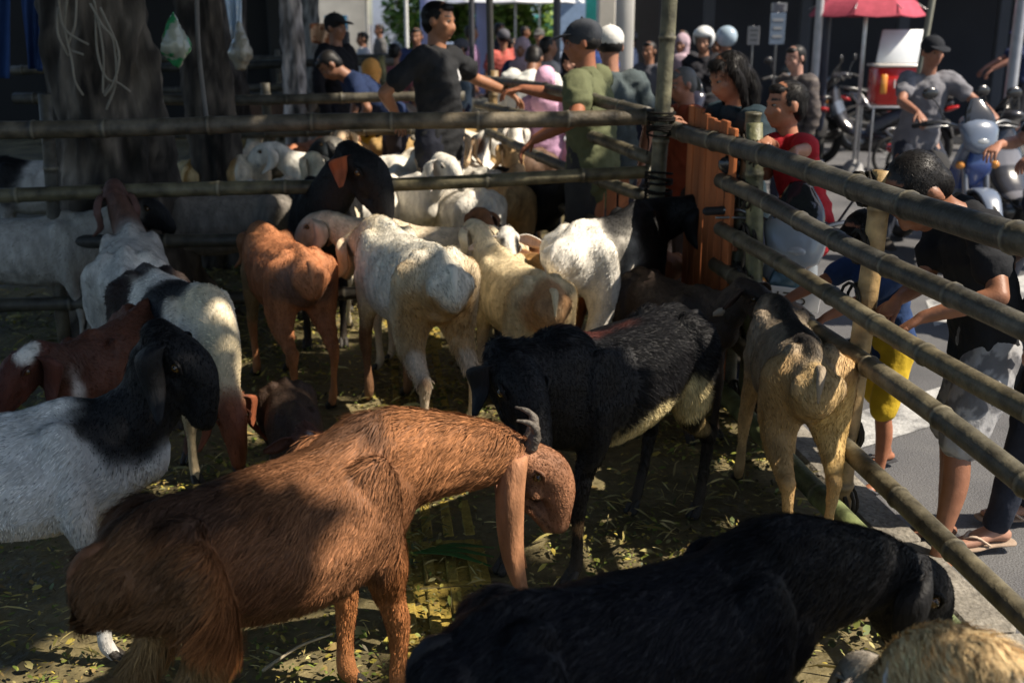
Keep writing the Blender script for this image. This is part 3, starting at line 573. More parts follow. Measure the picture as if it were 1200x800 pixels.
LITW = [(G(a, b_)[0]+SUN[0]*.55/SUN[2], G(a, b_)[1]+SUN[1]*.55/SUN[2], rx_, ry_) for a, b_, rx_, ry_ in LITF]+[(.66, 1.36, .34, .34), (.80, 1.5, .3, .3)]+[(*G(a, b_, .55)[:2], rx_*1.0, ry_) for a, b_, rx_, ry_ in LIT]
def litness(x, y):
    v = np.full(len(x), -9.0)
    for (cx, cy, rx_, ry_) in LITW: v = np.maximum(v, 1.35-np.sqrt(((x-cx)/rx_)**2+((y-cy)/ry_)**2))
    v = np.maximum(v, np.minimum((x-(fx(y)+.10))*4, 3)); v = np.maximum(v, np.minimum(np.minimum((y-13)*.8, (x+1.3)*2), 3)); return v
def tree(label, x, y, r, ht, leanx=0, leany=0, bark=(.06, .05, .04), crown=(0, 0, 3.5, 1.2), nleaf=6000, seed=0, leafcol=((.035, .07, .015), (.05, .10, .02), (.08, .12, .03)), size=.13, zc=5.6, gate=True):
    e = empty('tree', (x, y, 0), label=label, cat='tree'); rr = np.random.default_rng(seed); n = 110; seg = 72; V = []; 
    for i in range(n+1):
        h = ht*(i/n)**1.1; f = r*(1+.55*math.exp(-h/.28))*(1-.35*h/ht)
        for j in range(seg):
            a = 2*math.pi*j/seg; f2 = f*(1+.10*math.sin(3*a+seed)+.05*math.sin(5*a+h*1.3)+.10*math.exp(-h/.3)*math.sin(6*a)); V.append((f2*math.cos(a)+leanx*h/ht, f2*math.sin(a)+leany*h/ht, h))
    V = np.array(V); N_ = V.copy(); N_[:, 2] = 0; N_ /= (np.linalg.norm(N_, axis=1)[:, None]+1e-6); V += N_*(noise3(V*np.array([1, 1, .28]), 15/ max(.5, r*3), seed)*r*.13+noise3(V*np.array([1, 1, .4]), 34, seed+1)*.008)[:, None]; F = [(i*seg+j, i*seg+(j+1) % seg, (i+1)*seg+(j+1) % seg, (i+1)*seg+j) for i in range(n) for j in range(seg)]
    cc = np.array(bark)*(1+.7*noise3(V*np.array([1, 1, .5]), 5, seed+2)+.9*noise3(V*np.array([1, 1, .35]), 26, seed+3))[:, None].clip(.3, 2); mk('trunk', V, F, cc.clip(.005, 1), 'bark', e)
    top = np.array([leanx, leany, ht]); cx, cy, R, th = crown
    for k in range(6):
        a = k*1.05+rr.uniform(0, .6); tip = np.array([cx+R*.7*math.cos(a), cy+R*.7*math.sin(a), zc+rr.uniform(-.2, .5)]); m = MB(); st = top-(0, 0, rr.uniform(.0, .5)); m.tube([st, st*.6+tip*.4+(0, 0, .5), tip], [r*.42, r*.22, .02], bark, 9); m.build('limb', 'bark', e)
    N = nleaf*4; a = rr.uniform(0, 6.28, N); q = np.sqrt(rr.random(N))*R; X = cx+x+q*np.cos(a); Y = cy+y+q*np.sin(a); Z = zc+rr.normal(0, th*.5, N)+.25*noise3(np.stack([X, Y, 0*X], 1), 1.3, seed)
    if gate:
        t = (Z-.55)/SUN[2]; LX, LY = X-SUN[0]*t, Y-SUN[1]*t; L_ = litness(LX, LY)+.25*noise3(np.stack([LX, LY, 0*LX], 1), 7, 3); ok = (L_ < .32)
        # crown cut to shape the light: gaps over chosen lit spots, slight sparsity elsewhere
        ok &= rr.random(N) > .06
    else: ok = noise3(np.stack([X, Y, Z], 1), 1.5, seed) > -.35
    X, Y, Z = X[ok][:nleaf]-x, Y[ok][:nleaf]-y, Z[ok][:nleaf]; n = len(X); c = np.stack([X, Y, Z], 1); s_ = size*rr.uniform(.6, 1.4, n)[:, None]
    u = rr.normal(0, 1, (n, 3))*np.array([1, 1, .35]); u /= np.linalg.norm(u, axis=1)[:, None]; w_ = np.cross(u, rr.normal(0, 1, (n, 3))*.35+np.array([0, 0, 1])); w_ /= np.linalg.norm(w_, axis=1)[:, None]
    VV = np.stack([c-u*s_, c-w_*s_*.55, c+u*s_, c+w_*s_*.55], 1).reshape(-1, 3); i = np.arange(n)*4; FF = np.stack([i, i+1, i+2, i+3], 1); lc = np.array(leafcol)[rr.integers(0, len(leafcol), n)]*rr.uniform(.7, 1.3, n)[:, None]
    o = mk('crown', VV, FF, np.repeat(lc, 4, 0), 'leaf', e, fix=False, smooth=False); return e
tree('massive dark tree trunk at the left with cords hung on it', -2.09, 6.0, .29, 5.2, -.35, .1, (.075, .063, .05), (3.1, -1.6, 4.6, .5), 26000, 1, size=.17, zc=5.6)
tree('leaning second trunk right of the massive one', -1.98, 7.6, .165, 5.0, -.35, .4, (.06, .05, .04), (2.4, 1.6, 4.6, .5), 22000, 2, size=.17, zc=5.5)
tree('dark trunk behind the second one', -2.62, 10.3, .20, 5.5, .1, .3, (.05, .043, .04), (1.6, 2.5, 4.0, .5), 9000, 3, size=.2, zc=5.8)
tree('pale smooth trunk beside the orange cloth', -2.14, 11.3, .115, 5.5, -.1, .3, (.34, .30, .28), (-1.5, 3.5, 3.0, .5), 4000, 4, size=.2, zc=5.8)
tree('thin grey trunk behind the pale one', -2.38, 13.2, .12, 5.5, .2, .2, (.20, .19, .18), (-2.0, 2.0, 3.0, .6), 4000, 5, size=.2, zc=5.8)
tree('dark tree at the far left shading the pens', -4.6, 8.6, .25, 5, 0, 0, (.04, .035, .03), (1.0, 0, 4.6, .5), 16000, 6, size=.2, zc=5.6)
tree('near tree just outside the left edge', -4.4, 2.0, .22, 5, 0, 0, (.05, .043, .035), (4.3, -1.2, 4.6, .5), 26000, 8, size=.18, zc=5.2)
tree('street tree far behind the crowd with bright green leaves', -1.6, 34, .2, 1.6, 0, 0, (.2, .18, .15), (0, 0, 2.2, 1.5), 5000, 9, ((.10, .20, .03), (.16, .26, .05), (.2, .28, .08)), .16, 1.9, gate=False)
tree('light green shrub-like tree right of the lavender pillar', .10, 30, .15, 1.2, 0, 0, (.2, .18, .15), (0, 0, 1.0, 1.3), 2500, 10, ((.14, .24, .04), (.2, .3, .06)), .12, 1.5, gate=False)
# ------------------------------------------------------------------ the bamboo pen
def pole(name, a, b, r=.032, col=(.075, .065, .040), parent=None, seed=0, bend=.018, seg=14, **kw):
    """a bamboo cane: swollen pale rings at the nodes, slight bends, sawn hollow ends"""
    a = np.array(a, float); b = np.array(b, float); L = np.linalg.norm(b-a); d = (b-a)/L; rr = np.random.default_rng(seed)
    t = [0.0]; x = rr.uniform(.05, .3); nodes = []
    while x < L: nodes.append(x); x += rr.uniform(.30, .52)
    S = sorted(set([0, L]+[y for nx in nodes for y in (nx-.03, nx-.010, nx-.004, nx+.004, nx+.010, nx+.03) if 0 < y < L]+list(np.linspace(0, L, max(4, int(L/.2))))))
    S = np.array(S); off = np.cross(d, (0, 0, 1) if abs(d[2]) < .9 else (1, 0, 0)); off = N3(off); up = np.cross(off, d)
    ph = rr.uniform(0, 6, 4); bx = bend*(np.sin(S/L*3.1*1.0+ph[0])+.4*np.sin(S*3+ph[1])); bz = bend*(np.sin(S/L*3.1+ph[2])+.4*np.sin(S*2.4+ph[3]))
    pts = a+np.outer(S, d)+np.outer(bx, off)+np.outer(bz, up); seed_r = rr.uniform(.94, 1.08, len(S)); R = []; cc = []
    base = np.array(col); seg_t = {}
    for s_ in S:
        q = min([abs(s_-n_) for n_ in nodes]+[9]); k = sum(n_ < s_ for n_ in nodes)
        if k not in seg_t: seg_t[k] = (rr.uniform(.75, 1.3), rr.uniform(-.012, .012))
        R.append(r*(1-.12*s_/L)*(1.13 if q < .006 else (1.04 if q < .012 else 1.0)))
        cc.append(base*seg_t[k][0]+np.array([1, .6, 0])*seg_t[k][1] if q > .012 else (base*.6+np.array((.20, .18, .13))*.4 if q < .006 else base*.55))
    m = MB(); m.tube(pts, R, (0, 0, 0), seg, sub=1, cap='flat', up=up)
    n = len(S); C_ = np.vstack([np.repeat(np.array(cc), seg, 0), [base*.4, base*.4]]).clip(.01, 1); m.c = [C_]
    return m.build(name, 'bamboo', parent, **kw)
def lash(p, parent, axis=(0, 0, 1), r=.046, col=(.035, .03, .024), seed=0):
    m = MB(); rr = np.random.default_rng(seed); ax = N3(axis); s_ = N3(np.cross(ax, (0.3, 1, .2))); u = np.cross(s_, ax)
    for k in range(5):
        c = np.array(p)+ax*rr.uniform(-.03, .03); tilt = rr.uniform(-.7, .7)
        m.tube([c+s_*r*math.cos(q)+u*r*math.sin(q)+ax*.022*tilt*math.sin(q+k) for q in np.linspace(0, 6.28, 13)], [.0055], col, 5, sub=1)
    e = np.array(p)+s_*r; m.tube([e, e+(0.01, -.01, -.05), e+(.0, -.02, -.11)], [.005, .004, .003], col, 5)
    return m.build('lashing', 'cloth', parent)
OLIVE = (.095, .082, .052); DARKB = (.060, .055, .042); PALEB = (.30, .20, .09)
fence = empty('bamboo_fence', (0, 0, 0), label='long six-rail bamboo fence running along the street side of the pen', cat='fence')
for i, (z, r, c, y0, y1) in enumerate([(1.15, .041, DARKB, 5.75, 1.2), (.96, .033, DARKB, 4.75, 1.2), (.79, .031, OLIVE, 4.72, 1.2), (.60, .034, OLIVE, 4.8, 1.2), (.34, .033, OLIVE, 4.75, 1.2), (.09, .040, (.10, .12, .05), 4.7, 1.2)]):
    pole('rail', (fx(y0)-.01, y0, z), (fx(y1)-.01, y1, z), r, c, fence, seed=11+i)
pole('post', (fx(4.57)+.06, 4.50, 0), (fx(4.57)+.06, 4.52, 1.24), .038, (.12, .12, .06), fence, seed=31)
pole('post', (fx(4.75)+.075, 4.66, 0), (fx(4.75)+.075, 4.66, 1.27), .035, (.09, .085, .05), fence, seed=32)
pole('post', (fx(3.42)+.055, 3.42, 0), (fx(3.42)+.055, 3.40, 1.20), .036, PALEB, fence, seed=33)
pole('post', (fx(1.6)+.07, 1.6, 0), (fx(1.6)+.07, 1.6, 1.3), .036, DARKB, fence, seed=34)
for i, (yy, z) in enumerate([(4.52, 1.13), (4.52, .95), (4.52, .78), (4.52, .60), (4.52, .34), (3.42, 1.14), (3.42, .60), (3.42, .79), (3.42, .96), (3.42, .34), (3.42, .10), (4.52, .10), (4.68, 1.14), (4.68, .95), (4.68, .6)]): lash((fx(yy)+.04, yy, z), fence, (1, .1, 0), .052, seed=i)
corner = np.array([.725, 5.42, 0])
cf = empty('bamboo_fence', (0, 0, 0), label='four-rail bamboo cross fence in front of the big tree trunk', cat='fence')
pole('rail', (-3.0, 5.22, 1.12), (corner[0]+.05, 5.47, 1.215), .043, (.095, .080, .057), cf, seed=41)
pole('rail', (-3.0, 5.25, .84), (corner[0]+.0, 5.50, .895), .036, (.11, .098, .058), cf, seed=42)
pole('rail', (-3.0, 5.25, .60), (-.9, 5.4, .62), .036, DARKB, cf, seed=43)
pole('rail', (-3.0, 5.25, .30), (-.7, 5.4, .32), .036, DARKB, cf, seed=44)
pole('post', corner+(0, .0, 0), corner+(.01, 0, 2.6), .040, (.10, .095, .06), cf, seed=45)
pole('post', (-2.22, 5.34, 0), (-2.22, 5.34, 1.3), .035, DARKB, cf, seed=46)
for i, z in enumerate((1.2, 1.12, .9, .82)): lash(corner+(-.01, -.01, z), cf, (0, 0, 1), .066, (.012, .011, .010), seed=20+i)
rf = empty('bamboo_fence', (0, 0, 0), label='bamboo fence running back from the corner post, men leaning on its top rail', cat='fence')
def rx(Y): return .70-(Y-5.45)*.385
for i, (z, y1) in enumerate([(1.19, 8.8), (.99, 7.9), (.80, 7.9), (.55, 7.9)]): pole('rail', (rx(5.5), 5.52, z), (rx(y1), y1, z+.07), .033, (DARKB, OLIVE, OLIVE, OLIVE)[i], rf, seed=51+i)
for i, Y in enumerate((6.35, 7.75)): pole('post', (rx(Y)+.06, Y, 0), (rx(Y)+.06, Y, 1.3), .034, PALEB if i else (.26, .18, .10), rf, seed=61+i)
for i, (x0, x1, Y, zs, lab) in enumerate([(-3.6, -.35, 8.3, (1.06, .82, .5), 'first dark bamboo rail fence behind the cross fence, in front of the seated goats'), (-5.0, -1.2, 11.5, (1.15, .85), 'second dark bamboo rail fence, past the thin trunks'), (-6, -.9, 15.5, (1.1, .7), 'farthest dark bamboo rail fence on the left')]):
    e = empty('bamboo_fence', (0, 0, 0), label=lab, cat='fence')
    for j, z in enumerate(zs): pole('rail', (x0, Y-.1, z), (x1, Y+.1, z+.04), .045 if Y > 9 else .04, DARKB, e, seed=70+i*5+j, seg=8)
    for j, u in enumerate((.1, .55, .97)): pole('post', (x0+(x1-x0)*u, Y+.07, 0), (x0+(x1-x0)*u, Y+.07, zs[0]+.12), .04, (.16, .14, .06) if j == 2 else DARKB, e, seed=90+i*5+j, seg=8)
# orange slatted board standing between the corner post and the fence post
sb = empty('slatted_board', (0, 0, 0), label='upright board of orange-brown wooden slats wedged beside the corner post', cat='board')
q0 = np.array([.835, 5.30, 0]); q1 = np.array([.925, 4.62, 0]); dq = N3(q1-q0); nq = N3(np.cross(dq, (0, 0, 1)))
for i in range(7):
    u = (i+.5)/7; p = q0+(q1-q0)*u; top = 1.26-.05*(u)+random.uniform(-.012, .012); m = MB()
    m.box(p+(0, 0, (top+.08)/2)+nq*random.uniform(-.004, .004), (np.linalg.norm(q1-q0)/7-.013, .018, top-.08), np.array((.42, .13, .04))*random.uniform(.7, 1.25), ax=(dq, nq, (0, 0, 1)), bev=.003)
    m.build('slat', 'wood', sb, smooth=False)
for z in (.3, .72, 1.14):
    m = MB(); m.box((q0+q1)/2+(0, 0, z)+nq*.022*-1, (np.linalg.norm(q1-q0), .022, .05), (.28, .10, .04), ax=(dq, nq, (0, 0, 1)), bev=.003); m.build('crossbar', 'wood', sb, smooth=False)
pb = empty('wooden_panel', (0, 0, 0), label='low orange-brown plank panel behind the rear fence rails', cat='panel')
for i in range(4):
    m = MB(); m.box((.43+i*.062, 6.25-i*.05, .58), (.054, .018, .5), np.array((.38, .14, .06))*random.uniform(.7, 1.2), bev=.003); m.build('plank', 'wood', pb, smooth=False)
# ------------------------------------------------------------------ goats, front to back
B_ = dict(torso=BLACK, neck=BLACK, head=BLACK)
goat('copper brown goat with very long drooping ears and shaggy haunches, biggest in front', -.53, 2.22, 48, .95, (-15, -8), .39, (-46, -52),
     dict(torso=(.17, .074, .034), neck=(.30, .13, .055), head=(.28, .13, .068), muzzle=(.30, .16, .10), leg=(.29, .11, .038), shin=(.38, .15, .055)),
     [(-.12, 0, .80, .48, .16, .10, (.075, .04, .025)), (.1, 0, .62, .2, .3, .2, (.21, .095, .045)), (-.38, 0, .6, .13, .3, .16, (.15, .075, .035)), (-.36, 0, .40, .14, .3, .12, (.26, .15, .06))], 'long', .42, horns=.5, nthick=1.18, legk=1.25, hornc=(.10, .085, .07), fat=1.12, earw=.9,
     feet=((.0, .01), (.03, 0), (.05, .0), (.02, 0)), hair=70000, hlen=.030, wool=.085, voxel=.010, roman=.034, mane=.045, hsize=1.08, seed=3, earcol=(.34, .16, .08), edge=12, width=.0024, near=True)
goat('black goat along the bottom edge with its head lowered beside the fence foot', .23, 1.79, 24, .92, (4, -8), .32, (-4, -58), dict(B_, torso=(.010, .010, .013)), (), 'long', .22,
     hair=60000, hlen=.026, voxel=.010, roman=.028, mane=.03, seed=5, width=.0022, hsize=1.25, nthick=1.25)
goat('white goat with a jet black neck and head at the left edge', -1.34, 2.60, 14, .93, (-6, 56), .30, (-28, -58), dict(torso=(.62, .61, .58), neck=BLACK, head=BLACK), [(.40, 0, .74, .13, .3, .13, BLACK)],
     'long', .2, hair=36000, hlen=.02, voxel=.011, roman=.026, seed=8, horns=0, hsize=1.05)
goat('dark red-brown goat with white blotches on its face at the left edge', -1.36, 3.68, 264, .86, (-12, 26), .24, (-22, -38), dict(torso=(.10, .035, .018), neck=DBROWN, head=(.075, .022, .013)),
     [(.60, -.04, .80, .06, .03, .05, WHITE), (.48, .10, .62, .06, .06, .14, (.55, .5, .45))], 'long', .18, hair=14000, hlen=.016, seed=9)
goat('black-and-white pied goat with a cream neck stretched down to its brown nose', -1.26, 4.02, -52, .95, (-14, -38), .34, (-10, -58), dict(torso=WHITE, neck=(.58, .48, .30), head=(.20, .06, .025), leg=(.55, .46, .3), shin=(.5, .4, .25)),
     [(.10, 0, .66, .15, .3, .22, BLACK), (-.30, 0, .62, .16, .3, .2, (.02, .012, .01))], 'long', .17, hair=16000, hlen=.018, seed=10, edge=14)
goat('pale grey-white goat facing away beside the big trunk, brown head', -1.66, 4.72, 106, .97, (16, 38), .30, (5, 5), dict(torso=(.50, .49, .45), neck=(.10, .05, .035), head=(.10, .05, .04)),
     [(-.33, -.1, .62, .10, .12, .16, WHITE)], 'long', .2, hair=12000, hlen=.018, seed=11, fat=1.05)  # white patch paints sunlight onto the right side of the rump
goat('orange-brown goat standing on its own legs left of the black head, under the second rail', -1.02, 4.84, 118, .95, (-10, 0), .26, (-10, -50), dict(torso=(.42, .17, .075), neck=(.36, .16, .07), shin=(.42, .17, .07)),
     [(.30, .05, .45, .16, .2, .17, (.32, .22, .11)), (-.36, .0, .58, .07, .2, .12, (.22, .12, .08))], 'long', .18, hair=16000, hlen=.02, seed=12, fat=.9)
goat('black goat with a tall neck and one rust-coloured ear in front of the cross fence', -1.00, 5.84, -84, 1.08, (38, 44), .38, (50, -46), dict(B_), (), 'long', .12, earcol=(.30, .08, .03), hair=12000, hlen=.02, seed=13, roman=.026, hsize=1.3, nthick=1.15)
goat('big white goat seen from its haunches with a grey-ticked spine and brown forelegs', -.42, 4.42, 116, 1.07, (0, -8), .26, (5, -40), dict(torso=(.66, .62, .52), neck=(.62, .52, .36), leg=(.50, .38, .22), shin=(.20, .10, .05)),
     [(.0, 0, .84, .16, .06, .06, (.25, .24, .23)), (-.36, 0, .50, .12, .2, .18, (.36, .22, .09)), (-.38, 0, .30, .07, .2, .2, (.55, .45, .33))], 'long', .18, hair=22000, hlen=.018, wool=.03, seed=14, fat=.88, feet=((0, 0), (0, 0), (-.02, .02), (.02, 0)))
goat('cream-white goat lying behind the big white one, against the cross fence', -.36, 5.12, 165, .95, (0, 20), .26, (0, -40), dict(torso=(.66, .54, .38), head=(.5, .4, .3)), [(.3, 0, .7, .1, .3, .15, (.5, .42, .33))], 'long', .17, hair=9000, seed=15)
goat('small cream goat showing its fawn rump, in the middle of the pen', .03, 4.50, 110, .90, (10, 40), .22, (0, -20), dict(torso=(.64, .52, .32), neck=(.66, .56, .38), leg=(.58, .44, .24), shin=(.5, .4, .3)), [(-.4, 0, .58, .10, .15, .2, (.40, .22, .10))], 'long', .15, hair=12000, hlen=.018, wool=.0, seed=16, fat=.9)
goat('golden goat squeezed between the cream goat and the white one', .02, 4.96, 112, .86, (0, 40), .25, (0, -30), dict(torso=(.50, .28, .10), neck=(.2, .09, .04), head=(.2, .09, .04)), [(0, .0, .82, .3, .05, .1, (.2, .09, .05))], 'long', .15, hair=8000, seed=17)
goat('goat with a black-and-white marbled face looking toward the golden goat', -.10, 5.34, -80, .86, (0, 38), .24, (0, -55), dict(torso=BLACK, neck=BLACK, head=WHITE), [(.62, .05, .80, .05, .03, .09, BLACK), (.62, -.055, .84, .05, .03, .06, BLACK)], 'short', hair=4000, seed=18, edge=26)
goat('white-bodied goat with black shoulders, neck and head beside the corner post', .44, 4.86, 58, 1.08, (-56, 18), .22, (-66, -34), dict(torso=WHITE, neck=BLACK, head=BLACK), [(.32, 0, .62, .46, .35, .38, BLACK)], 'long', .2, hair=16000, hlen=.016, seed=19, fat=.88, roman=.03, hsize=1.12)
goat('black goat looking back at the camera with a white belly patch, centre of the pen', .33, 3.30, 227, .98, (-10, 24), .15, (74, -46), dict(torso=(.005, .005, .006), neck=BLACK, head=(.006, .006, .007), muzzle=(.30, .17, .14), shin=(.014, .012, .011)),
     [(-.02, .14, .45, .21, .14, .085, (.56, .46, .24)), (-.20, .12, .50, .08, .12, .09, (.56, .46, .24)), (-.33, .10, .42, .08, .08, .10, (.45, .34, .16)), (.10, 0, .80, .2, .05, .06, (.06, .018, .014)), (.285, .1, .20, .03, .05, .03, (.35, .2, .1))],
     'long', .13, fat=1.12, feet=((.02, 0), (.10, -.04), (0, 0), (.12, 0)), hair=52000, hlen=.028, voxel=.010, seed=20, mane=.028, hsize=1.28, roman=.016, nthick=1.35, width=.0024)
goat('dark goat poking its head up between the black rump and the fence post', .66, 4.42, -62, .82, (5, 38), .24, (20, -35), dict(torso=(.03, .02, .015), neck=(.03, .022, .018), head=(.04, .028, .022), muzzle=(.22, .12, .10)), (), 'short', hair=8000, seed=21)
goat('rust-brown goat half hidden by the black neck, against the wooden slats', .50, 5.26, 195, .75, (0, 30), .2, (0, -30), dict(torso=(.32, .13, .05)), (), 'long', .14, hair=4000, seed=22)
goat('gold and grey goat facing away with its head against the fence rails', .93, 3.52, 88, .91, (0, 2), .22, (-6, -30), dict(torso=(.30, .24, .17), neck=(.26, .21, .16), head=(.34, .28, .22), leg=(.46, .29, .12), shin=(.50, .32, .14)),
     [(-.05, 0, .80, .42, .07, .10, (.03, .026, .024)), (-.34, -.09, .48, .13, .08, .20, (.55, .36, .13)), (-.34, .10, .5, .12, .08, .2, (.30, .19, .08)), (-.43, 0, .58, .09, .10, .17, (.46, .32, .15)), (.56, 0, .86, .05, .08, .05, (.03, .02, .02)), (0, .16, .6, .26, .06, .12, (.34, .30, .24))], 'short',  # lighter right and darker left haunch paint the sunlit and shaded sides
     hair=30000, hlen=.018, voxel=.010, seed=23, fat=.8, width=.0022, feet=((0, .03), (0, 0), (-.02, -.03), (.0, .02)))
goat('small dark brown goat facing the camera with a white star on its forehead', -.74, 3.52, -72, .58, (0, 10), .26, (0, -42), dict(torso=(.05, .03, .02), neck=(.05, .025, .018), head=(.09, .035, .022)), [(.66, .01, .715, .05, .028, .04, (.6, .6, .6))], 'short', hair=9000, seed=24, hsize=1.4)
goat('cream woolly goat in the bottom right corner with a white collar', .77, 1.19, 100, .95, (0, -30), .28, (0, -30), dict(torso=(.70, .52, .28), neck=(.70, .52, .28), head=(.5, .45, .38)), [(.12, 0, .7, .09, .3, .3, (.66, .66, .64))], 'long', .18, hair=26000, hlen=.045, seed=25, voxel=.012, mane=.06, collar=(.5, .5, .5))
# ------------------------------------------------------------------ motorbikes, cart, umbrella
def torus(m, c, R, r, axis, col, n=28, seg=8):
    ax = N3(axis); s_ = N3(np.cross(ax, (.01, .02, 1))); u = np.cross(s_, ax)
    pts = [np.array(c)+s_*R*math.cos(t)+u*R*math.sin(t) for t in np.linspace(0, 2*math.pi, n)]; m.tube(pts, [r], col, seg, up=ax, sub=1, cap='flat'); return m
def motorbike(label, x, y, face, main=(.5, .5, .55), accent=(.02, .05, .2), seat=(.015, .015, .016), plate=None, steer=0, group='motorbikes parked on the street', s=1.0, name='motorbike', rack=False, lean=0):
    r = empty(name, (x, y, RZ), math.radians(face), s, label=label, cat='motorbike', group=group); r.rotation_euler[0] = math.radians(lean)
    BK = (.018, .018, .02); Y0 = (0, 1, 0); R = .235
    for wx in (.62, -.60):
        m = MB(); torus(m, (wx, 0, .285), R, .047, Y0, (.018, .018, .018), 32, 10); w = m.build('tyre', 'rubber', r)
        m = MB(); torus(m, (wx, 0, .285), R-.045, .014, Y0, (.35, .35, .36), 28, 6); m.ball((wx, 0, .285), (.05, .06, .05), (.3, .3, .3), 10)
        for k in range(6):
            a = k*math.pi/3; m.tube([(wx+.04*math.cos(a), 0, .285+.04*math.sin(a)), (wx+(R-.05)*math.cos(a), 0, .285+(R-.05)*math.sin(a))], [(.012, .009)], (.10, .10, .11), 6, sub=1)
        m.build('wheel_rim', 'metal', r)
        m = MB(); torus(m, (wx, .06, .285), .085, .006, Y0, (.4, .4, .4), 20, 5); m.build('brake_disc', 'metal', r)
    f = MB()
    for sd in (1, -1): f.tube([(.62, sd*.075, .285), (.52, sd*.08, .62), (.47, sd*.08, .80)], [.022, .024, .022], (.25, .25, .26), 8, sub=2)
    f.build('fork', 'metal', r)
    f = MB(); f.tube([(.85, 0, .42), (.74, 0, .545), (.60, 0, .575), (.42, 0, .50)], [(.05, .010), (.075, .014), (.08, .016), (.06, .012)], main, 10); f.build('front_mudguard', 'paint', r)
    f = MB(); f.tube([(-.86, 0, .42), (-.80, 0, .56), (-.62, 0, .62)], [(.06, .01), (.085, .016), (.09, .02)], BK, 10); f.build('rear_mudguard', 'rubber', r)
    f = MB(); f.tube([(.47, 0, .86), (.43, 0, .70), (.33, 0, .50), (.10, 0, .36), (-.15, 0, .34)], [(.12, .06), (.16, .07), (.15, .08), (.12, .06), (.11, .06)], main, 14); f.tube([(.0, 0, .46), (-.25, 0, .58), (-.52, 0, .66), (-.80, 0, .76)], [(.08, .07), (.125, .10), (.12, .085), (.05, .04)], main, 14)
    V, F, _ = f.arrays(); V, F, Nn = remesh(V, F, .016, 3); cc = np.tile(np.array(main), (len(V), 1)); m_ = (np.sin(V[:, 0]*9+V[:, 2]*14+1.2) > .45); cc[m_] = accent; cc[V[:, 2] < .40] = BK; mk('body_panel', V, F, cc, 'paint', r, fix=False)
    f = MB(); f.tube([(.52, 0, .90), (.47, 0, 1.0), (.36, 0, 1.03)], [(.13, .05), (.145, .06), (.09, .04)], main, 14); f.build('handlebar_cover', 'paint', r)
    f = MB(); f.ball((.535, 0, .90), (.040, .075, .040), (.30, .32, .34), 14); f.build('headlight', 'eye', r)
    f = MB(); f.tube([(.50, 0, 1.0), (.46, 0, 1.09), (.41, 0, 1.17)], [(.12, .012), (.11, .010), (.06, .008)], (.015, .017, .02), 12); f.build('windscreen', 'eye', r)
    f = MB(); f.tube([(.50, 0, .62), (.535, 0, .72), (.52, 0, .82)], [(.055, .018), (.10, .02), (.07, .018)], accent, 12); f.build('front_fairing', 'paint', r)
    for sd in (1, -1):
        f = MB(); f.ball((.52, sd*.13, .74), (.03, .035, .03), (.6, .25, .05), 8); f.build('turn_signal', 'eye', r)
    f = MB(); f.tube([(.30, .36, 1.0), (.36, .24, 1.03), (.42, .08, .99), (.42, -.08, .99), (.36, -.24, 1.03), (.30, -.36, 1.0)], [.013], (.2, .2, .2), 8); f.build('handlebar', 'metal', r)
    for sd in (1, -1):
        f = MB(); f.tube([(.33, sd*.28, 1.02), (.29, sd*.39, .995)], [.020], BK, 8, sub=1); f.build('grip', 'rubber', r)
        f = MB(); f.tube([(.37, sd*.20, 1.03), (.36, sd*.25, 1.13), (.34, sd*.30, 1.20)], [.006], BK, 6); f.ball((.335, sd*.315, 1.225), (.018, .062, .045), BK, 12); f.build('mirror', 'paint', r)
        f = MB(); f.tube([(.39, sd*.16, 1.0), (.40, sd*.26, 1.0), (.38, sd*.35, .985)], [.006], (.3, .3, .3), 5); f.build('brake_lever', 'metal', r)
    f = MB(); f.tube([(.05, 0, .64), (-.15, 0, .70), (-.35, 0, .745), (-.62, 0, .80), (-.78, 0, .82)], [(.07, .03), (.12, .05), (.135, .055), (.12, .05), (.07, .03)], seat, 14); f.build('saddle', 'rubber', r)
    f = MB(); f.tube([(-.40, -.14, .36), (-.65, -.16, .38), (-.92, -.17, .46)], [.032, .05, .045], (.05, .05, .05), 12); f.build('exhaust', 'metal', r)
    f = MB(); f.box((-.02, 0, .30), (.34, .20, .22), (.10, .10, .10), bev=.04); [f.tube([(.10, sd*.08, .30), (.12, sd*.13, .30)], [.07], (.14, .14, .14), 12, sub=1) for sd in (1, -1)]; f.build('engine', 'metal', r)
    f = MB(); f.tube([(-.80, 0, .70), (-.86, 0, .72)], [(.09, .03), (.06, .02)], (.45, .02, .02), 10, sub=1); f.build('tail_light', 'eye', r)
    f = MB(); f.tube([(-.55, .12, .80), (-.80, .10, .85), (-.88, 0, .86), (-.80, -.10, .85), (-.55, -.12, .80)], [.011], (.2, .2, .2), 6); f.build('grab_rail', 'metal', r)
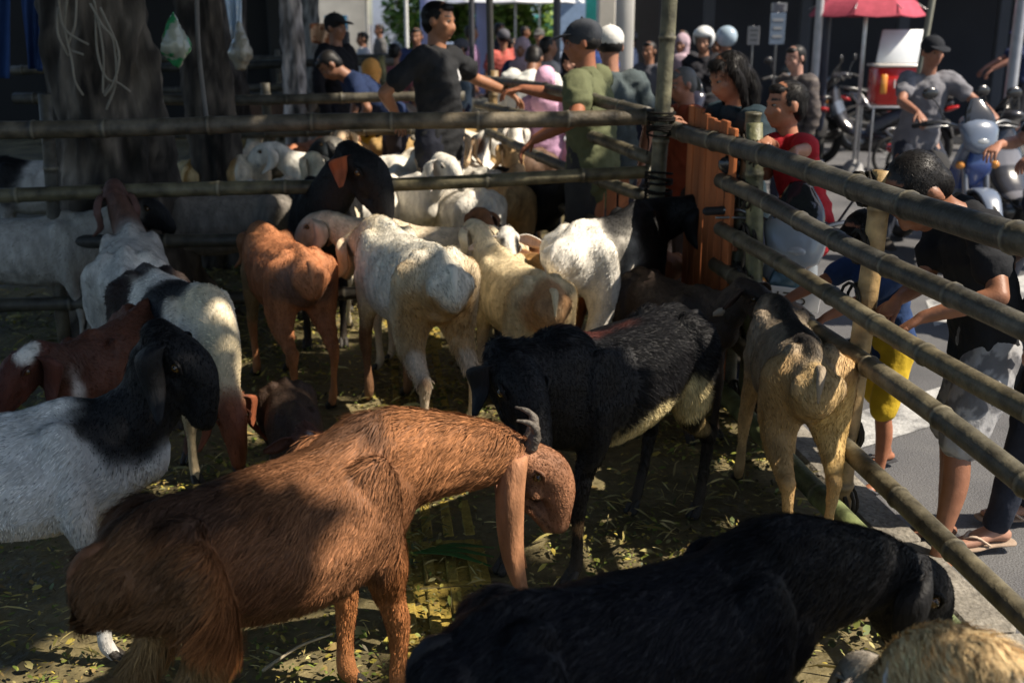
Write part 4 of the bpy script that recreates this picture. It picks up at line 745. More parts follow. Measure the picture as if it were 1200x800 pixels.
    if plate:
        for (px_, pz, nx) in ((.605, .70, 1), (-.90, .60, -1)):
            f = MB(); f.box((px_, 0, pz), (.006, .27, .10), (.62, .62, .62), bev=.002); po = f.build('number_plate', 'paint', r, smooth=False)
            t = bpy.data.curves.new('plate_text', 'FONT'); t.body = plate; t.size = .075; t.align_x = 'CENTER'; t.align_y = 'CENTER'; t.extrude = .001
            o = bpy.data.objects.new('plate_text', t); C.objects.link(o); dg = bpy.context.evaluated_depsgraph_get(); me = bpy.data.meshes.new_from_object(o.evaluated_get(dg)); bpy.data.objects.remove(o)
            me.color_attributes.new('col', 'FLOAT_COLOR', 'POINT').data.foreach_set('color', np.tile([.02, .02, .02, 1], len(me.vertices)).astype(np.float32)); me.materials.clear(); me.materials.append(M['paint'])
            o = bpy.data.objects.new('plate_text', me); C.objects.link(o); o['kind'] = 'stuff'; o.parent = po; o.location = (px_+nx*.0045, 0, pz); o.rotation_euler = (math.pi/2, 0, nx*math.pi/2)
    return r
motorbike('blue-and-white motorbike under the man in the grey T-shirt, headlight toward the camera', 3.26, 8.45, 276, (.13, .16, .22), (.03, .06, .20), s=1.0)
motorbike('black motorbike at the right edge under the rider in grey trousers', 4.0, 8.5, 100, (.03, .03, .035), (.16, .16, .18), s=.98)
motorbike('white-and-grey scooter parked right behind the fence, number plate toward the pen', 1.12, 4.98, 265, (.24, .27, .30), (.05, .10, .12), plate='1775', s=.92, lean=-6)
motorbike('dark motorbike with a spoked rear wheel standing by the red cool box', 4.30, 13.4, 150, (.03, .03, .035), (.10, .12, .16), s=1.05)
motorbike('pale blue scooter next to the white umbrella pole, farther back', 3.55, 14.0, 95, (.16, .20, .25), (.05, .05, .06))
motorbike('dark motorbike ridden by the white-helmeted rider', 1.94, 11.7, 250, (.03, .03, .05), (.3, .3, .32))
motorbike('grey motorbike behind the man standing at the right edge', 6.9, 13.6, 190, (.25, .28, .30), (.05, .05, .06))
motorbike('dark motorbike farthest along the shopfront', 5.2, 15.4, 20, (.04, .04, .05), (.2, .05, .05))
# red cool box on its bicycle cart
ct = empty('ice_cart', (4.15, 12.3, RZ), 0.0, label='light metal hand cart with two small wheels carrying the red cool box', cat='cart')
m = MB(); 
for yy in (-.2, .2): m.tube([(-.32, yy, .82), (.30, yy, .82)], [.014], (.4, .4, .42), 6, sub=1)
for xx in (-.28, .28): m.tube([(xx, -.2, .82), (xx, .2, .82)], [.012], (.4, .4, .42), 6, sub=1); m.tube([(xx, -.2, .82), (xx, -.2, .1)], [.012], (.4, .4, .42), 6, sub=1); m.tube([(xx, .2, .82), (xx, .2, .1)], [.012], (.4, .4, .42), 6, sub=1)
m.tube([(-.32, .2, .82), (-.42, .2, .95), (-.42, -.2, .95), (-.32, -.2, .82)], [.014], (.45, .45, .47), 6, sub=1); m.build('cart_frame', 'metal', ct)
for yy in (-.24, .24): m = MB(); torus(m, (.12, yy, .24), .21, .022, (0, 1, 0), (.02, .02, .02)); [m.tube([(.12, yy, .24), (.12+.2*math.cos(a), yy, .24+.2*math.sin(a))], [.003], (.4, .4, .4), 4, sub=1) for a in np.linspace(0, 6.28, 13)]; m.build('wheel', 'rubber', ct)
cb = empty('cool_box', (4.15, 12.3, RZ+.84), 0.0, label='red cool box with white lettering and its white lid standing open', cat='cool box')
m = MB(); m.box((0, 0, .20), (.50, .38, .40), (.62, .025, .02), bev=.03); bo = m.build('box', 'paint', cb); m = MB(); m.box((0, 0, .41), (.54, .42, .03), (.62, .6, .56), bev=.01); m.build('rim', 'paint', cb)
m = MB(); m.box((.06, .14, .60), (.46, .03, .38), (.72, .76, .80), ax=((1, 0, 0), (-.0, .94, -.34), (.22, .33, .92)), bev=.01); m.build('lid', 'paint', cb)
m = MB(); m.box((-.19, -.195, .22), (.07, .02, .20), (.75, .30, .05), bev=.01); m.build('latch', 'paint', cb)
def text(body, size, loc, rot, col, parent=None, name='lettering', **kw):
    t = bpy.data.curves.new('t', 'FONT'); t.body = body; t.size = size; t.align_x = 'CENTER'; t.align_y = 'CENTER'; t.extrude = .002
    o = bpy.data.objects.new('t', t); C.objects.link(o); me = bpy.data.meshes.new_from_object(o.evaluated_get(bpy.context.evaluated_depsgraph_get())); bpy.data.objects.remove(o)
    me.color_attributes.new('col', 'FLOAT_COLOR', 'POINT').data.foreach_set('color', np.tile([*col, 1], len(me.vertices)).astype(np.float32)); me.materials.clear(); me.materials.append(M['paint'])
    o = bpy.data.objects.new(name, me); C.objects.link(o); o.parent = parent; o.location = loc; o.rotation_euler = rot; return o
text('INA', .13, (.02, -.194, .22), (math.pi/2, 0, 0), (.8, .78, .76), cb)
def umbrella(label, x, y, zt, R, col, polecol=(.5, .5, .5), n=8, col2=None, rz=0):
    e = empty('market_umbrella', (x, y, RZ), rz, label=label, cat='umbrella')
    m = MB(); m.tube([(0, 0, 0), (0, 0, zt-.05)], [.022], polecol, 8, sub=1); m.build('pole', 'metal', e); m = MB(); m.tube([(0, 0, 0), (0, 0, .09)], [.20, .12], (.3, .3, .3), 14, sub=1); m.build('base', 'wall', e)
    for k in range(n):
        a0, a1 = 2*math.pi*k/n, 2*math.pi*(k+1)/n; rows = []; nr, na = 6, 5
        for sh in (0, -.006):
            for i in range(nr+1):
                u = i/nr
                for j in range(na):
                    a = a0+(a1-a0)*j/(na-1); sag = math.sin(math.pi*j/(na-1)); rr = R*u*(1-.06*sag*u); rows.append((rr*math.cos(a), rr*math.sin(a), zt-.42*R*u**1.6-.02*sag*u+sh-(.07 if i == nr else 0)+0*u))
        F = [];  L_ = (nr+1)*na
        for l in (0, 1):
            for i in range(nr):
                for j in range(na-1): o = l*L_+i*na+j; F.append((o, o+1, o+na+1, o+na))
        cc = col if (k % 2 == 0 or col2 is None) else col2; mk('panel', np.array(rows), F, np.tile(np.array(cc), (len(rows), 1)), 'cloth', e)
        m = MB(); m.tube([(0, 0, zt-.03), (R*.5*math.cos(a0), R*.5*math.sin(a0), zt-.16*R), (R*math.cos(a0), R*math.sin(a0), zt-.44*R)], [.006], (.3, .3, .3), 5); m.build('rib', 'metal', e)
    return e
umbrella('faded pink-red market umbrella over the red cool box', 3.86, 12.6, 2.10, .62, (.44, .08, .12), (.55, .55, .56), col2=(.38, .07, .10), rz=.3)
# ------------------------------------------------------------------ things hung on the trunks
def cord(label, pts, r=.006, col=(.24, .22, .18)):
    m = MB()
    for p_ in pts: m.tube([P(a, b_, Y) for a, b_, Y in p_], [r], col, 6, sub=5)
    tag(m.build('rope', 'cloth'), label, 'rope')
YT = 5.62
cord('loose bundle of pale cord hanging at the left of the massive trunk', [[(68, -10, YT), (72, 25, YT-.02), (82, 40, YT-.03), (103, 52, YT-.02)], [(80, -10, YT), (76, 30, YT), (84, 70, YT-.02), (88, 95, YT-.02), (97, 111, YT)], [(90, -10, YT), (88, 30, YT-.03), (80, 55, YT), (97, 64, YT-.03)], [(68, 10, YT), (68, 40, YT-.03), (80, 65, YT)]])
cord('second bundle of pale cord with long loops, right of the first', [[(106, 5, YT-.02), (120, 30, YT-.05), (133, 48, YT-.04), (136, 95, YT-.02), (125, 128, YT)], [(112, 15, YT), (114, 60, YT-.04), (124, 90, YT-.03), (140, 98, YT-.02), (152, 107, YT)], [(118, 10, YT-.02), (139, 60, YT-.04), (134, 95, YT-.03), (123, 112, YT-.02)], [(110, 0, YT), (121, 60, YT-.03), (121, 108, YT-.02), (128, 100, YT)]])
cord('single grey cord hanging straight down beside the second trunk', [[(230, -20, 5.9), (233, 60, 5.9), (242, 138, 5.9)]], .012, (.16, .15, .14))
def cloth_sheet(name, label, cat, pts, col, amp=.04, mat='cloth', thick=.012, seed=0, col2=None):
    """hanging cloth: corner points are real places; folds run down it"""
    a, b_, c_, d_ = [np.array(q, float) for q in pts]; n = 26; rows = []; nn = N3(np.cross(b_-a, d_-a))
    for l in (0, 1):
        for i in range(n+1):
            for j in range(n+1):
                u, v = j/n, i/n; p_ = (a*(1-u)+b_*u)*(1-v)+(d_*(1-u)+c_*u)*v; rows.append(p_+nn*(amp*math.sin(u*9+seed+v*1.5)*(.3+.7*v)+amp*.4*math.sin(u*23+seed*2+v*3)+l*thick))
    F = []; m_ = n+1
    for l in (0, 1):
        for i in range(n):
            for j in range(n): o = l*m_*m_+i*m_+j; F.append((o, o+1, o+m_+1, o+m_))
    for i in range(n):
        for (s0, s1) in ((i, i+1), (n*m_+i, n*m_+i+1), (i*m_, (i+1)*m_), (i*m_+n, (i+1)*m_+n)): F.append((s0, s1, s1+m_*m_, s0+m_*m_))
    V = np.array(rows); cc = np.tile(np.array(col), (len(V), 1)); 
    if col2 is not None: cc[noise3(V, 12, seed) > .2] = col2
    tag(mk(name, V, F, cc, mat), label, cat)
cloth_sheet('tarpaulin', 'dark blue tarpaulin hanging at the upper left corner', 'tarpaulin', [P(-30, -40, 6.6), P(12, -40, 6.6), P(12, 92, 6.6), P(-30, 92, 6.6)], (.03, .07, .20), .03)
cloth_sheet('tarpaulin', 'narrow blue sheet hanging between the edge and the massive trunk', 'tarpaulin', [P(20, -40, 6.4), P(58, -40, 6.4), P(50, 84, 6.4), P(34, 80, 6.4)], (.035, .07, .19), .03, seed=2)
cloth_sheet('towel', 'light blue patterned cloth hanging beside the leaning trunk', 'cloth', [P(258, -30, 8.6), P(284, -30, 8.6), P(282, 48, 8.6), P(272, 46, 8.6)], (.50, .62, .75), .03, seed=3, col2=(.75, .78, .8))
cloth_sheet('towel', 'peach and brown cloth draped over the far rail', 'cloth', [P(362, 28, 11.2), P(394, 27, 11.2), P(388, 58, 11.2), P(366, 50, 11.2)], (.62, .40, .26), .05, seed=4, col2=(.30, .12, .06))
def bag(label, c, r, col, col2, seed=0):
    m = MB(); m.tube([c+np.array((0, 0, r*2.4)), c+np.array((0, 0, r*1.2)), c, c-np.array((0, 0, r*.9))], [.012, r*.55, r, r*.55], col, 18, sub=6); V, F, _ = m.arrays(); V, F, N_ = remesh(V, F, .012, 1); V = wrinkle(V, N_, .014, 16, seed); V = wrinkle(V, N_, .006, 40, seed+1); cc = np.tile(np.array(col), (len(V), 1)); cc[noise3(V, 14, seed+3) > .15] = col2
    tag(mk('plastic_bag', V, F, cc, 'paint', fix=False), label, 'bag')
bag('green and clear plastic bag hanging beside the massive trunk', P(206, 56, 5.75), .075, (.03, .22, .08), (.28, .30, .24))
bag('pale sack hanging below the light blue cloth', P(282, 62, 8.5), .09, (.22, .21, .17), (.30, .28, .22), 4)
# ------------------------------------------------------------------ background street
def wallthing(name, label, cat, c, size, col, kids_=(), mat='wall'):
    e = empty(name, (c[0], c[1], RZ), label=label, cat=cat); m = MB(); m.box((0, 0, size[2]/2), size, col); m.build('wall', mat, e, smooth=False)
    for (n, kc, ks, kcol, km) in kids_: m = MB(); m.box(kc, ks, kcol, bev=min(ks)*.12); m.build(n, km, e, smooth=False)
    return e
# dark shopfront on the far side of the street
kk = []; 
for i in range(9):
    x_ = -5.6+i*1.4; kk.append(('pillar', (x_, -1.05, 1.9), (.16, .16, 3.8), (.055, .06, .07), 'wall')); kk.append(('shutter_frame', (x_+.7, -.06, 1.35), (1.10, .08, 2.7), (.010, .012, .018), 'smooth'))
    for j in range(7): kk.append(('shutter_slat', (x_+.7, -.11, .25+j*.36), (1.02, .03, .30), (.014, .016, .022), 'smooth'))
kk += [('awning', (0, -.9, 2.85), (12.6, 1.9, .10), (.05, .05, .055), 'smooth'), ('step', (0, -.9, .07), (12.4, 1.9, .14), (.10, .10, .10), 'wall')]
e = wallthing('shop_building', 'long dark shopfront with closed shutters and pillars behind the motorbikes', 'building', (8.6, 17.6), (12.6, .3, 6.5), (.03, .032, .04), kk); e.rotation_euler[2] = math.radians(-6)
for i, x_ in enumerate((-4.4, -3.1, -.4, 1.2, 2.4, 3.8)):
    m = MB(); m.tube([(x_, -1.9, 2.8), (x_+.1, -1.9, 2.15+.1*(i % 3))], [(.05, .02), (.03, .015)], (.16, .17, .18), 6, sub=3); m.build('hanging_strap', 'cloth', e)
wallthing('shop_building', 'lavender-grey walled building with dark door beside the corner post', 'building', (3.35, 21.0), (3.2, .3, 5), (.16, .17, .26), [('pillar', (-1.66, -.3, 2.5), (.34, .3, 5), (.55, .53, .48), 'wall'), ('door', (-.9, -.17, 1.2), (.7, .06, 2.4), (.015, .016, .02), 'smooth'), ('window', (.6, -.17, 1.5), (.9, .06, 1.2), (.02, .025, .035), 'eye'), ('pipe', (.0, -.2, 2.5), (.07, .07, 5), (.35, .35, .38), 'smooth'), ('sill', (.6, -.22, .86), (1.0, .12, .05), (.3, .3, .32), 'wall')])
wallthing('shop_building', 'dark low building closing the street behind the white umbrella pole', 'building', (6.0, 24.0), (5.0, .3, 5), (.035, .037, .045), [('door', (-1, -.17, 1.2), (.9, .06, 2.4), (.01, .01, .012), 'smooth')])
wallthing('shop_building', 'pale blue shop at the end of the street with a teal awning', 'building', (1.2, 40.0), (12, .4, 7), (.48, .52, .60), [('awning', (-.9, -.9, 1.55), (7.5, 1.6, .5), (.05, .26, .25), 'cloth'), ('window', (-3, -.22, 1.1), (1.4, .06, 1.4), (.05, .07, .09), 'eye'), ('window', (-.5, -.22, 1.1), (1.4, .06, 1.4), (.05, .07, .09), 'eye'), ('window', (2.2, -.22, 1.1), (1.4, .06, 1.4), (.05, .07, .09), 'eye'), ('door', (4, -.22, 1.1), (1.0, .06, 2.2), (.04, .05, .06), 'smooth'), ('window_frame', (-3, -.26, 1.84), (1.6, .05, .08), (.6, .6, .6), 'wall')])
wallthing('shop_building', 'cream building behind the bright green tree', 'building', (-10, 44.0), (9, .4, 6), (.5, .47, .4), [('window', (1, -.22, 1.3), (1.4, .06, 1.4), (.05, .07, .09), 'eye'), ('window', (-2.2, -.22, 1.3), (1.4, .06, 1.4), (.05, .07, .09), 'eye')])
wallthing('wall', 'compound wall behind the trees on the left, coloured near-black as deep shade', 'wall', (-8.5, 17.5), (11, .25, 3.4), (.010, .010, .010), [('pillar', (x_, -.16, 1.75), (.3, .3, 3.5), (.02, .02, .019), 'wall') for x_ in (-4, -1, 2, 5)])  # near-black wall colour stands in for the deep shade between the trunks
def boxpost(name, label, cat, px, Y, r, h, col, mat='wall', sq=True, top=None, lean=0):
    q_ = P(px, 60, Y); m = MB()
    if sq: m.box((q_[0], Y, RZ+h/2), (2*r, 2*r, h), col, bev=r*.15); m.box((q_[0], Y, RZ+.12), (2*r*1.25, 2*r*1.25, .24), np.array(col)*.8, bev=.02)
    else: m.tube([(q_[0], Y, RZ), (q_[0]+lean, Y, RZ+h)], [r, r*.9], col, 10, sub=3, cap='flat'); m.tube([(q_[0], Y, RZ), (q_[0], Y, RZ+.12)], [r*1.5], np.array(col)*.8, 10, sub=1, cap='flat')
    return tag(m.build(name, mat), label, cat)
boxpost('pillar', 'lavender painted pillar behind the charcoal-shirted man', 'pillar', 503, 24, .16, 4.5, (.36, .38, .62))
boxpost('pillar', 'second lavender pillar right of the charcoal-shirted man', 'pillar', 565, 26, .13, 4.5, (.36, .40, .66))
boxpost('pole', 'thin dark pole rising behind the rear fence', 'pole', 579, 8.6, .028, 3.4, (.035, .033, .03), 'smooth', False, lean=-.06)
boxpost('pole', 'second thin dark pole near the lavender pillar', 'pole', 553, 13.5, .035, 3.6, (.06, .06, .07), 'smooth', False)
boxpost('pole', 'white pole among the green leaves', 'pole', 477, 22, .04, 3.6, (.66, .68, .66), 'smooth', False)
boxpost('pole', 'dark post left of the olive-shirted man\'s cap', 'pole', 652, 13, .045, 3.6, (.06, .06, .07), 'smooth', False)
boxpost('pillar', 'white square pillar behind the white cap', 'pillar', 731, 16, .12, 4.5, (.58, .57, .54))
boxpost('pole', 'pale grey upright pole left of the pink umbrella', 'pole', 957, 12.4, .045, 4.2, (.42, .43, .46), 'smooth', False)
boxpost('pole', 'blue-black upright beside the pale pole', 'pole', 966, 13.2, .06, 4.2, (.03, .04, .07), 'smooth', False)
boxpost('bamboo_pole', 'weathered leaning pole right of the red cool box', 'pole', 1069, 11.5, .035, 3.6, (.22, .22, .18), 'wood', False, lean=.28)
boxpost('pole', 'pale upright at the right edge beside the standing man', 'pole', 1190, 11.5, .06, 3.2, (.30, .32, .36), 'smooth', False)
def board(label, px, py, Y, w_, h_, col, col2=None, name='sign', rot=0):
    e = empty(name, tuple(P(px, py, Y)), rot, label=label, cat='sign'); m = MB(); m.box((0, 0, 0), (w_, .02, h_), col, bev=.003); m.build('panel', 'paint', e, smooth=False)
    m = MB(); m.tube([(0, .03, -h_/2-1.2), (0, .03, h_/2)], [.012], (.2, .2, .2), 6, sub=1); m.build('stake', 'metal', e)
    if col2 is not None:
        for j in range(3): m = MB(); m.box((0, -.012, h_*(.28-.26*j)), (w_*(.7, .55, .62)[j], .004, h_*.09), col2); m.build('printed_line', 'paint', e, smooth=False)
board('small grey notice standing behind the long-haired woman', 883, 42, 12.6, .13, .20, (.20, .20, .22), (.09, .09, .10))
board('light blue banner with a white band beside the small notice', 911, 34, 12.9, .17, .34, (.12, .17, .26), (.26, .28, .32), 'banner')
board('pale sign strip on the dark shopfront above the blue banner', 913, 9, 13.4, .18, .10, (.25, .27, .3), (.08, .08, .1))
wallthing('panel', 'teal hoarding panel above the white cap', 'panel', (2.0, 25.5), (.75, .08, 4), (.02, .22, .21), mat='smooth'); wallthing('panel', 'light blue hoarding above the dark cap', 'panel', (1.42, 27), (.7, .08, 4.2), (.30, .42, .62), mat='smooth')
for i, (px, Y, zt, R, c1, lab) in enumerate([(604, 25, 2.75, 1.5, (.70, .72, .74), 'white parasol in the distance right of the thin dark pole'), (632, 28, 2.9, 1.5, (.55, .58, .62), 'pale grey parasol behind the white one'), (575, 31, 2.9, 1.6, (.66, .66, .66), 'off-white parasol farthest down the street'), (430, 27, 2.8, 1.3, (.62, .5, .15), 'mustard parasol under the bright green tree')]):
    umbrella(lab, P(px, 30, Y)[0], Y, zt, R, c1, rz=i)
m = MB(); q_ = P(394, 24, 13); 
e = empty('stall_box', (q_[0], 13, 0), label='sky blue printed box on a dark stand behind the far rails', cat='box'); m.box((0, 0, 1.58), (.24, .2, .17), (.10, .42, .62), bev=.01); m.build('box', 'paint', e); m = MB(); m.box((0, 0, .75), (.26, .22, 1.48), (.03, .03, .035), bev=.01); m.build('stand', 'wood', e)
bpy.data.objects[e.name]
# ------------------------------------------------------------------ the herd behind the cross fence
def herd(label, px, py, z, head, s, coat, patches=(), neck=(0, 30), hd=(0, -30), ear='long', **kw):
    q_ = G(px, py, z*s); goat(label, q_[0], q_[1], head, s, neck, .28, hd, coat, patches, ear, .17, voxel=.020, group='goats in the pens behind the cross fence', **kw)
W_ = dict(torso=(.68, .65, .58)); 
herd('gold-and-white striped goat facing away behind the massive trunk', 243, 182, .75, 84, .95, dict(torso=(.52, .40, .20)), [(-.38, 0, .62, .2, .035, .3, (.32, .18, .05)), (0, .17, .6, .5, .08, .4, WHITE)], hair=5000)
herd('white goat with a fawn stripe down its haunch, facing away', 288, 178, .75, 96, .98, dict(torso=(.66, .60, .48)), [(-.38, .05, .6, .2, .04, .3, (.5, .3, .12))], hair=5000)
herd('grey-brown goat with its flank along the cross fence', 262, 232, .72, 182, .96, dict(torso=(.20, .18, .155), neck=(.12, .08, .06), head=(.10, .05, .04)), hair=7000)
herd('pale goat with a black muzzle right of the grey-brown one', 322, 190, .9, -95, .86, dict(torso=(.5, .48, .42), neck=(.45, .43, .4), head=BLACK), [(.60, 0, .80, .08, .02, .12, WHITE)], ear='short', hair=4000)
herd('orange goat with its rump raised, behind the gold-headed one', 362, 166, .75, 75, .9, dict(torso=(.46, .19, .10)), hair=3000)
herd('goat with a cream-gold head turned to the black goat', 350, 200, .95, -70, .85, dict(torso=(.3, .26, .2), head=(.62, .46, .20)), neck=(0, 40), hd=(0, -50), hair=4000)
herd('white goat lying flat-backed behind the black goat\'s head', 418, 186, .74, 178, .98, W_, [(-.1, .0, .6, .2, .3, .06, (.45, .4, .3))], hair=5000)
herd('white goat with a black face and dark neck stripe, facing left', 462, 172, .9, 150, .95, dict(torso=WHITE, neck=WHITE, head=BLACK), [(.42, -.06, .74, .2, .06, .2, BLACK)], neck=(0, 52), hd=(10, -20), hair=4000)
herd('golden goat behind the white ones under the top rail', 492, 158, .74, 15, .92, dict(torso=(.50, .32, .12)), [(.1, 0, .7, .1, .3, .2, (.3, .15, .05))], hair=3000)
herd('white goat with a brown blaze pointing away, at the middle of the second rail', 528, 182, .80, 66, .98, W_, [(.40, 0, .78, .10, .05, .12, (.10, .05, .03))], neck=(0, 45), hair=5000)
herd('white goat with raised shoulders right of the brown-blazed one', 556, 188, .78, 108, .96, W_, hair=5000)
herd('white goat lowest against the second rail', 500, 214, .76, 170, .92, dict(torso=(.70, .68, .62)), [(.2, 0, .5, .1, .3, .1, (.6, .5, .25))], hair=5000)
herd('blue-grey goat under the rear fence', 604, 168, .74, 30, .92, dict(torso=(.34, .36, .40), head=(.15, .1, .08)), hair=3000)
herd('dark brown goat leaning toward the rear fence rails', 648, 170, .76, 60, .95, dict(torso=(.11, .065, .04)), [(.1, 0, .8, .3, .05, .1, (.3, .2, .12))], hair=4000)
herd('black goat between the white herd and the rear fence', 612, 205, .74, -60, .95, dict(B_), ear='short', hair=4000)
herd('black goat hidden behind the golden one', 520, 148, .76, 170, .95, dict(B_), hair=2000)
herd('white goat with a black head at the far left behind the second rail', 52, 192, .72, 190, 1.0, dict(torso=(.42, .41, .38), neck=BLACK, head=BLACK), [(.25, 0, .7, .16, .3, .25, BLACK)], hair=5000)
herd('grey-white goat along the third rail at the far left', 20, 262, .72, 8, .95, dict(torso=(.34, .33, .30), head=BLACK), hair=6000)
herd('white goat facing right behind the first far rail', 335, 118, .72, 5, .95, W_, hair=2000)
herd('brown goat in shade behind the first far rail', 290, 122, .72, 12, .95, dict(torso=(.14, .08, .05)), hair=2000)
herd('taupe goat with a broad back along the top rail', 440, 124, .74, 176, 1.08, dict(torso=(.20, .155, .12)), hair=4000)
herd('white goat behind the post of the first far fence', 472, 98, .72, 200, .95, W_, hair=0)
herd('white goat beyond the second far rail', 428, 84, .72, 10, 1.0, W_, hair=0)
herd('black goat beside the white one beyond the second far rail', 390, 92, .74, 186, 1.0, dict(B_), hair=0)
herd('cream goat under the rear fence, near the charcoal-shirted man\'s hand', 588, 118, .74, 190, .95, dict(torso=(.62, .52, .36)), hair=0)
herd('dark goat with its head up behind the rear fence rails', 553, 112, .74, -60, .95, dict(torso=(.05, .03, .025)), hair=0)

for i, (px, py, hd_, st) in enumerate([(382, 214, 100, 'cream goat with raised head close behind the black head'), (446, 200, 70, 'white goat with fawn ears raised over the herd near the second rail'), (478, 192, -70, 'white goat facing the camera among the white ones'), (538, 206, 120, 'white goat whose back almost touches the second rail'), (572, 172, 60, 'white goat with its neck stretched up under the top rail'), (512, 168, -60, 'cream goat peering between two white ones'), (600, 196, 85, 'tan goat at the right end of the white herd'), (410, 160, -80, 'gold-faced goat near the taupe one'), (575, 148, 200, 'ivory goat just under the top rail')]):
    herd(st, px, py, .80, hd_, .95+.02*(i % 3), dict(torso=[(.66, .58, .42), (.70, .66, .58), (.68, .62, .5), (.50, .32, .15)][(0, 1, 1, 1, 1, 2, 3, 3, 2)[i]], head=[None, (.55, .4, .25)][i % 2]), neck=((-1)**i*18, 46), hd=(20*(-1)**i, -28), hair=3000)
# ------------------------------------------------------------------ people round the pen
RZ = -.10
def railp(Y, z=1.17): return (fx(Y), Y, z)
f8 = G(1086, 655, RZ); f8b = G(1118, 630, RZ)
person('boy in a black T-shirt and grey patterned shorts bending over the fence, dark cropped hair', 1.53, 3.42, 178, 1.44, RZ, lean=15, neckf=.07, look=(16, -56), hands=((1.21, 3.16, .80), (1.20, 3.36, .80)),
       feet=((1.34, 3.18, RZ), (1.50, 3.52, RZ)), shirt=(.016, .017, .020), bottom=(.16, .16, .17), pattern=(.33, .33, .34), legs='shorts', headk=1.30, near=True, shoe='sandal', shoes=(.03, .03, .035), voxel=.010, skin=(.25, .11, .062))
person('small child in a dark blue top and yellow shorts behind the pale bamboo post', 1.42, 4.02, 200, 1.10, RZ, lean=16, look=(10, -40), hands=((1.0, 3.7, .60), (.98, 4.0, .62)), shirt=(.025, .05, .13), bottom=(.55, .38, .03), legs='shorts',
       feet=((1.40, 3.92, RZ), (1.52, 4.18, RZ)), headk=1.3, near=True, shoe='sandal', shoes=(.03, .03, .035), voxel=.010, skin=(.32, .13, .07))
person('boy in a red T-shirt leaning his arms on the top rail', 1.28, 4.74, 194, 1.28, RZ, hip=.90, feet=((1.30, 4.60, .26), (1.30, 4.95, .26)), lean=16, look=(-4, -2), hands=((fx(4.05)+.03, 4.10, 1.17), (fx(4.45)+.05, 4.40, 1.19)), shirt=(.36, .018, .026), bottom=(.05, .05, .07), headk=1.2, near=True, voxel=.010, skin=(.34, .15, .085), side=-4)
person('woman with long loose black hair in a dark top behind the slatted board', 1.06, 5.15, 200, 1.64, RZ, lean=4, look=(0, -22), hands=((fx(4.9)+.05, 4.95, 1.12), None), shirt=(.02, .035, .045), hair='long', near=True, skin=(.33, .15, .09))
person('man in a charcoal T-shirt with a small white chest logo standing inside the rear pen', -.45, 6.85, -28, 1.77, 0, look=(8, -4), hands=((-.02, 7.35, 1.18), (-.70, 6.85, 1.08)), shirt=(.022, .023, .025), bottom=(.018, .02, .03), logo=(.7, .7, .7), skin=(.33, .15, .08), near=True)
person('man in an olive green shirt and dark cap reaching over the rear rail', .46, 6.35, 158, 1.76, RZ, look=(18, -6), lean=5, hands=((.12, 6.0, 1.02), (.06, 6.75, 1.24)), shirt=(.115, .125, .066), bottom=(.05, .05, .05), hair='cap', capcol=(.045, .05, .06), wide=1.12, skin=(.30, .115, .06), near=True, sleeve='short')
person('person in a white cap and slate grey T-shirt with their back to the camera', .60, 6.9, 95, 1.72, RZ, look=(0, -10), lean=4, hands=((.55, 7.4, 1.1), None), shirt=(.075, .095, .10), bottom=(.03, .03, .04), hair='cap', capcol=(.70, .69, .66), skin=(.34, .16, .1))
person('grey-haired person in a rust-coloured top left of the corner post', 1.02, 6.6, 200, 1.50, RZ, look=(0, -15), shirt=(.22, .05, .025), bottom=(.05, .04, .04), haircol=(.09, .09, .09), skin=(.32, .14, .09))
person('child in a cream bucket hat and violet top by the corner post', 1.22, 6.35, 210, 1.26, RZ, look=(0, -15), shirt=(.10, .08, .25), bottom=(.05, .04, .04), hair='bucket', capcol=(.66, .55, .30), headk=1.15, hands=((.95, 5.9, 1.2), None))
person('small child in an orange shirt behind the slatted board', 1.06, 5.72, 190, 1.16, RZ, look=(0, -10), shirt=(.5, .14, .03), bottom=(.05, .04, .04), headk=1.2, hands=((.84, 5.5, 1.18), (.84, 5.7, 1.18)), skin=(.36, .16, .09))
r12 = G(1162, 645, RZ)
person('sandalled person in dark jeans at the right edge, only one leg in view', 1.78, 3.42, 185, 1.62, RZ, look=(0, -10), feet=((r12[0], r12[1], RZ), (1.85, 3.65, RZ)), shirt=(.03, .03, .05), bottom=(.025, .03, .045), shoe='sandal', shoes=(.30, .22, .16), hands=((1.60, 3.2, .75), (1.6, 3.5, .9)), skin=(.36, .19, .13), voxel=.011)
# riders on the street
person('man in a grey T-shirt and black cap sitting on the blue-and-white motorbike', 3.16, 8.75, 278, 1.70, RZ, hip=.84, lean=8, look=(4, -6), hands=((3.52, 8.30, .98), (2.95, 8.2, .98)), feet=((3.52, 8.4, RZ), (2.85, 8.4, RZ)), shirt=(.17, .17, .19), bottom=(.03, .035, .05), hair='cap', capcol=(.018, .02, .025), skin=(.30, .14, .09), near=True)
person('rider in a white helmet and black jacket facing the camera', 1.98, 11.8, 250, 1.72, RZ, hip=.84, look=(0, -6), lean=4, hands=((1.7, 11.4, 1.0), (2.1, 11.3, 1.0)), feet=((1.6, 11.7, RZ), (2.35, 11.6, RZ)), shirt=(.02, .02, .025), sleeve='long', hair='helmet', capcol=(.72, .74, .76), skin=(.33, .17, .11), voxel=.016)
person('rider in a pale blue helmet behind the white-helmeted one', 2.35, 12.6, 120, 1.70, RZ, hip=.84, shirt=(.03, .03, .035), sleeve='long', hair='helmet', capcol=(.35, .45, .55), voxel=.016)
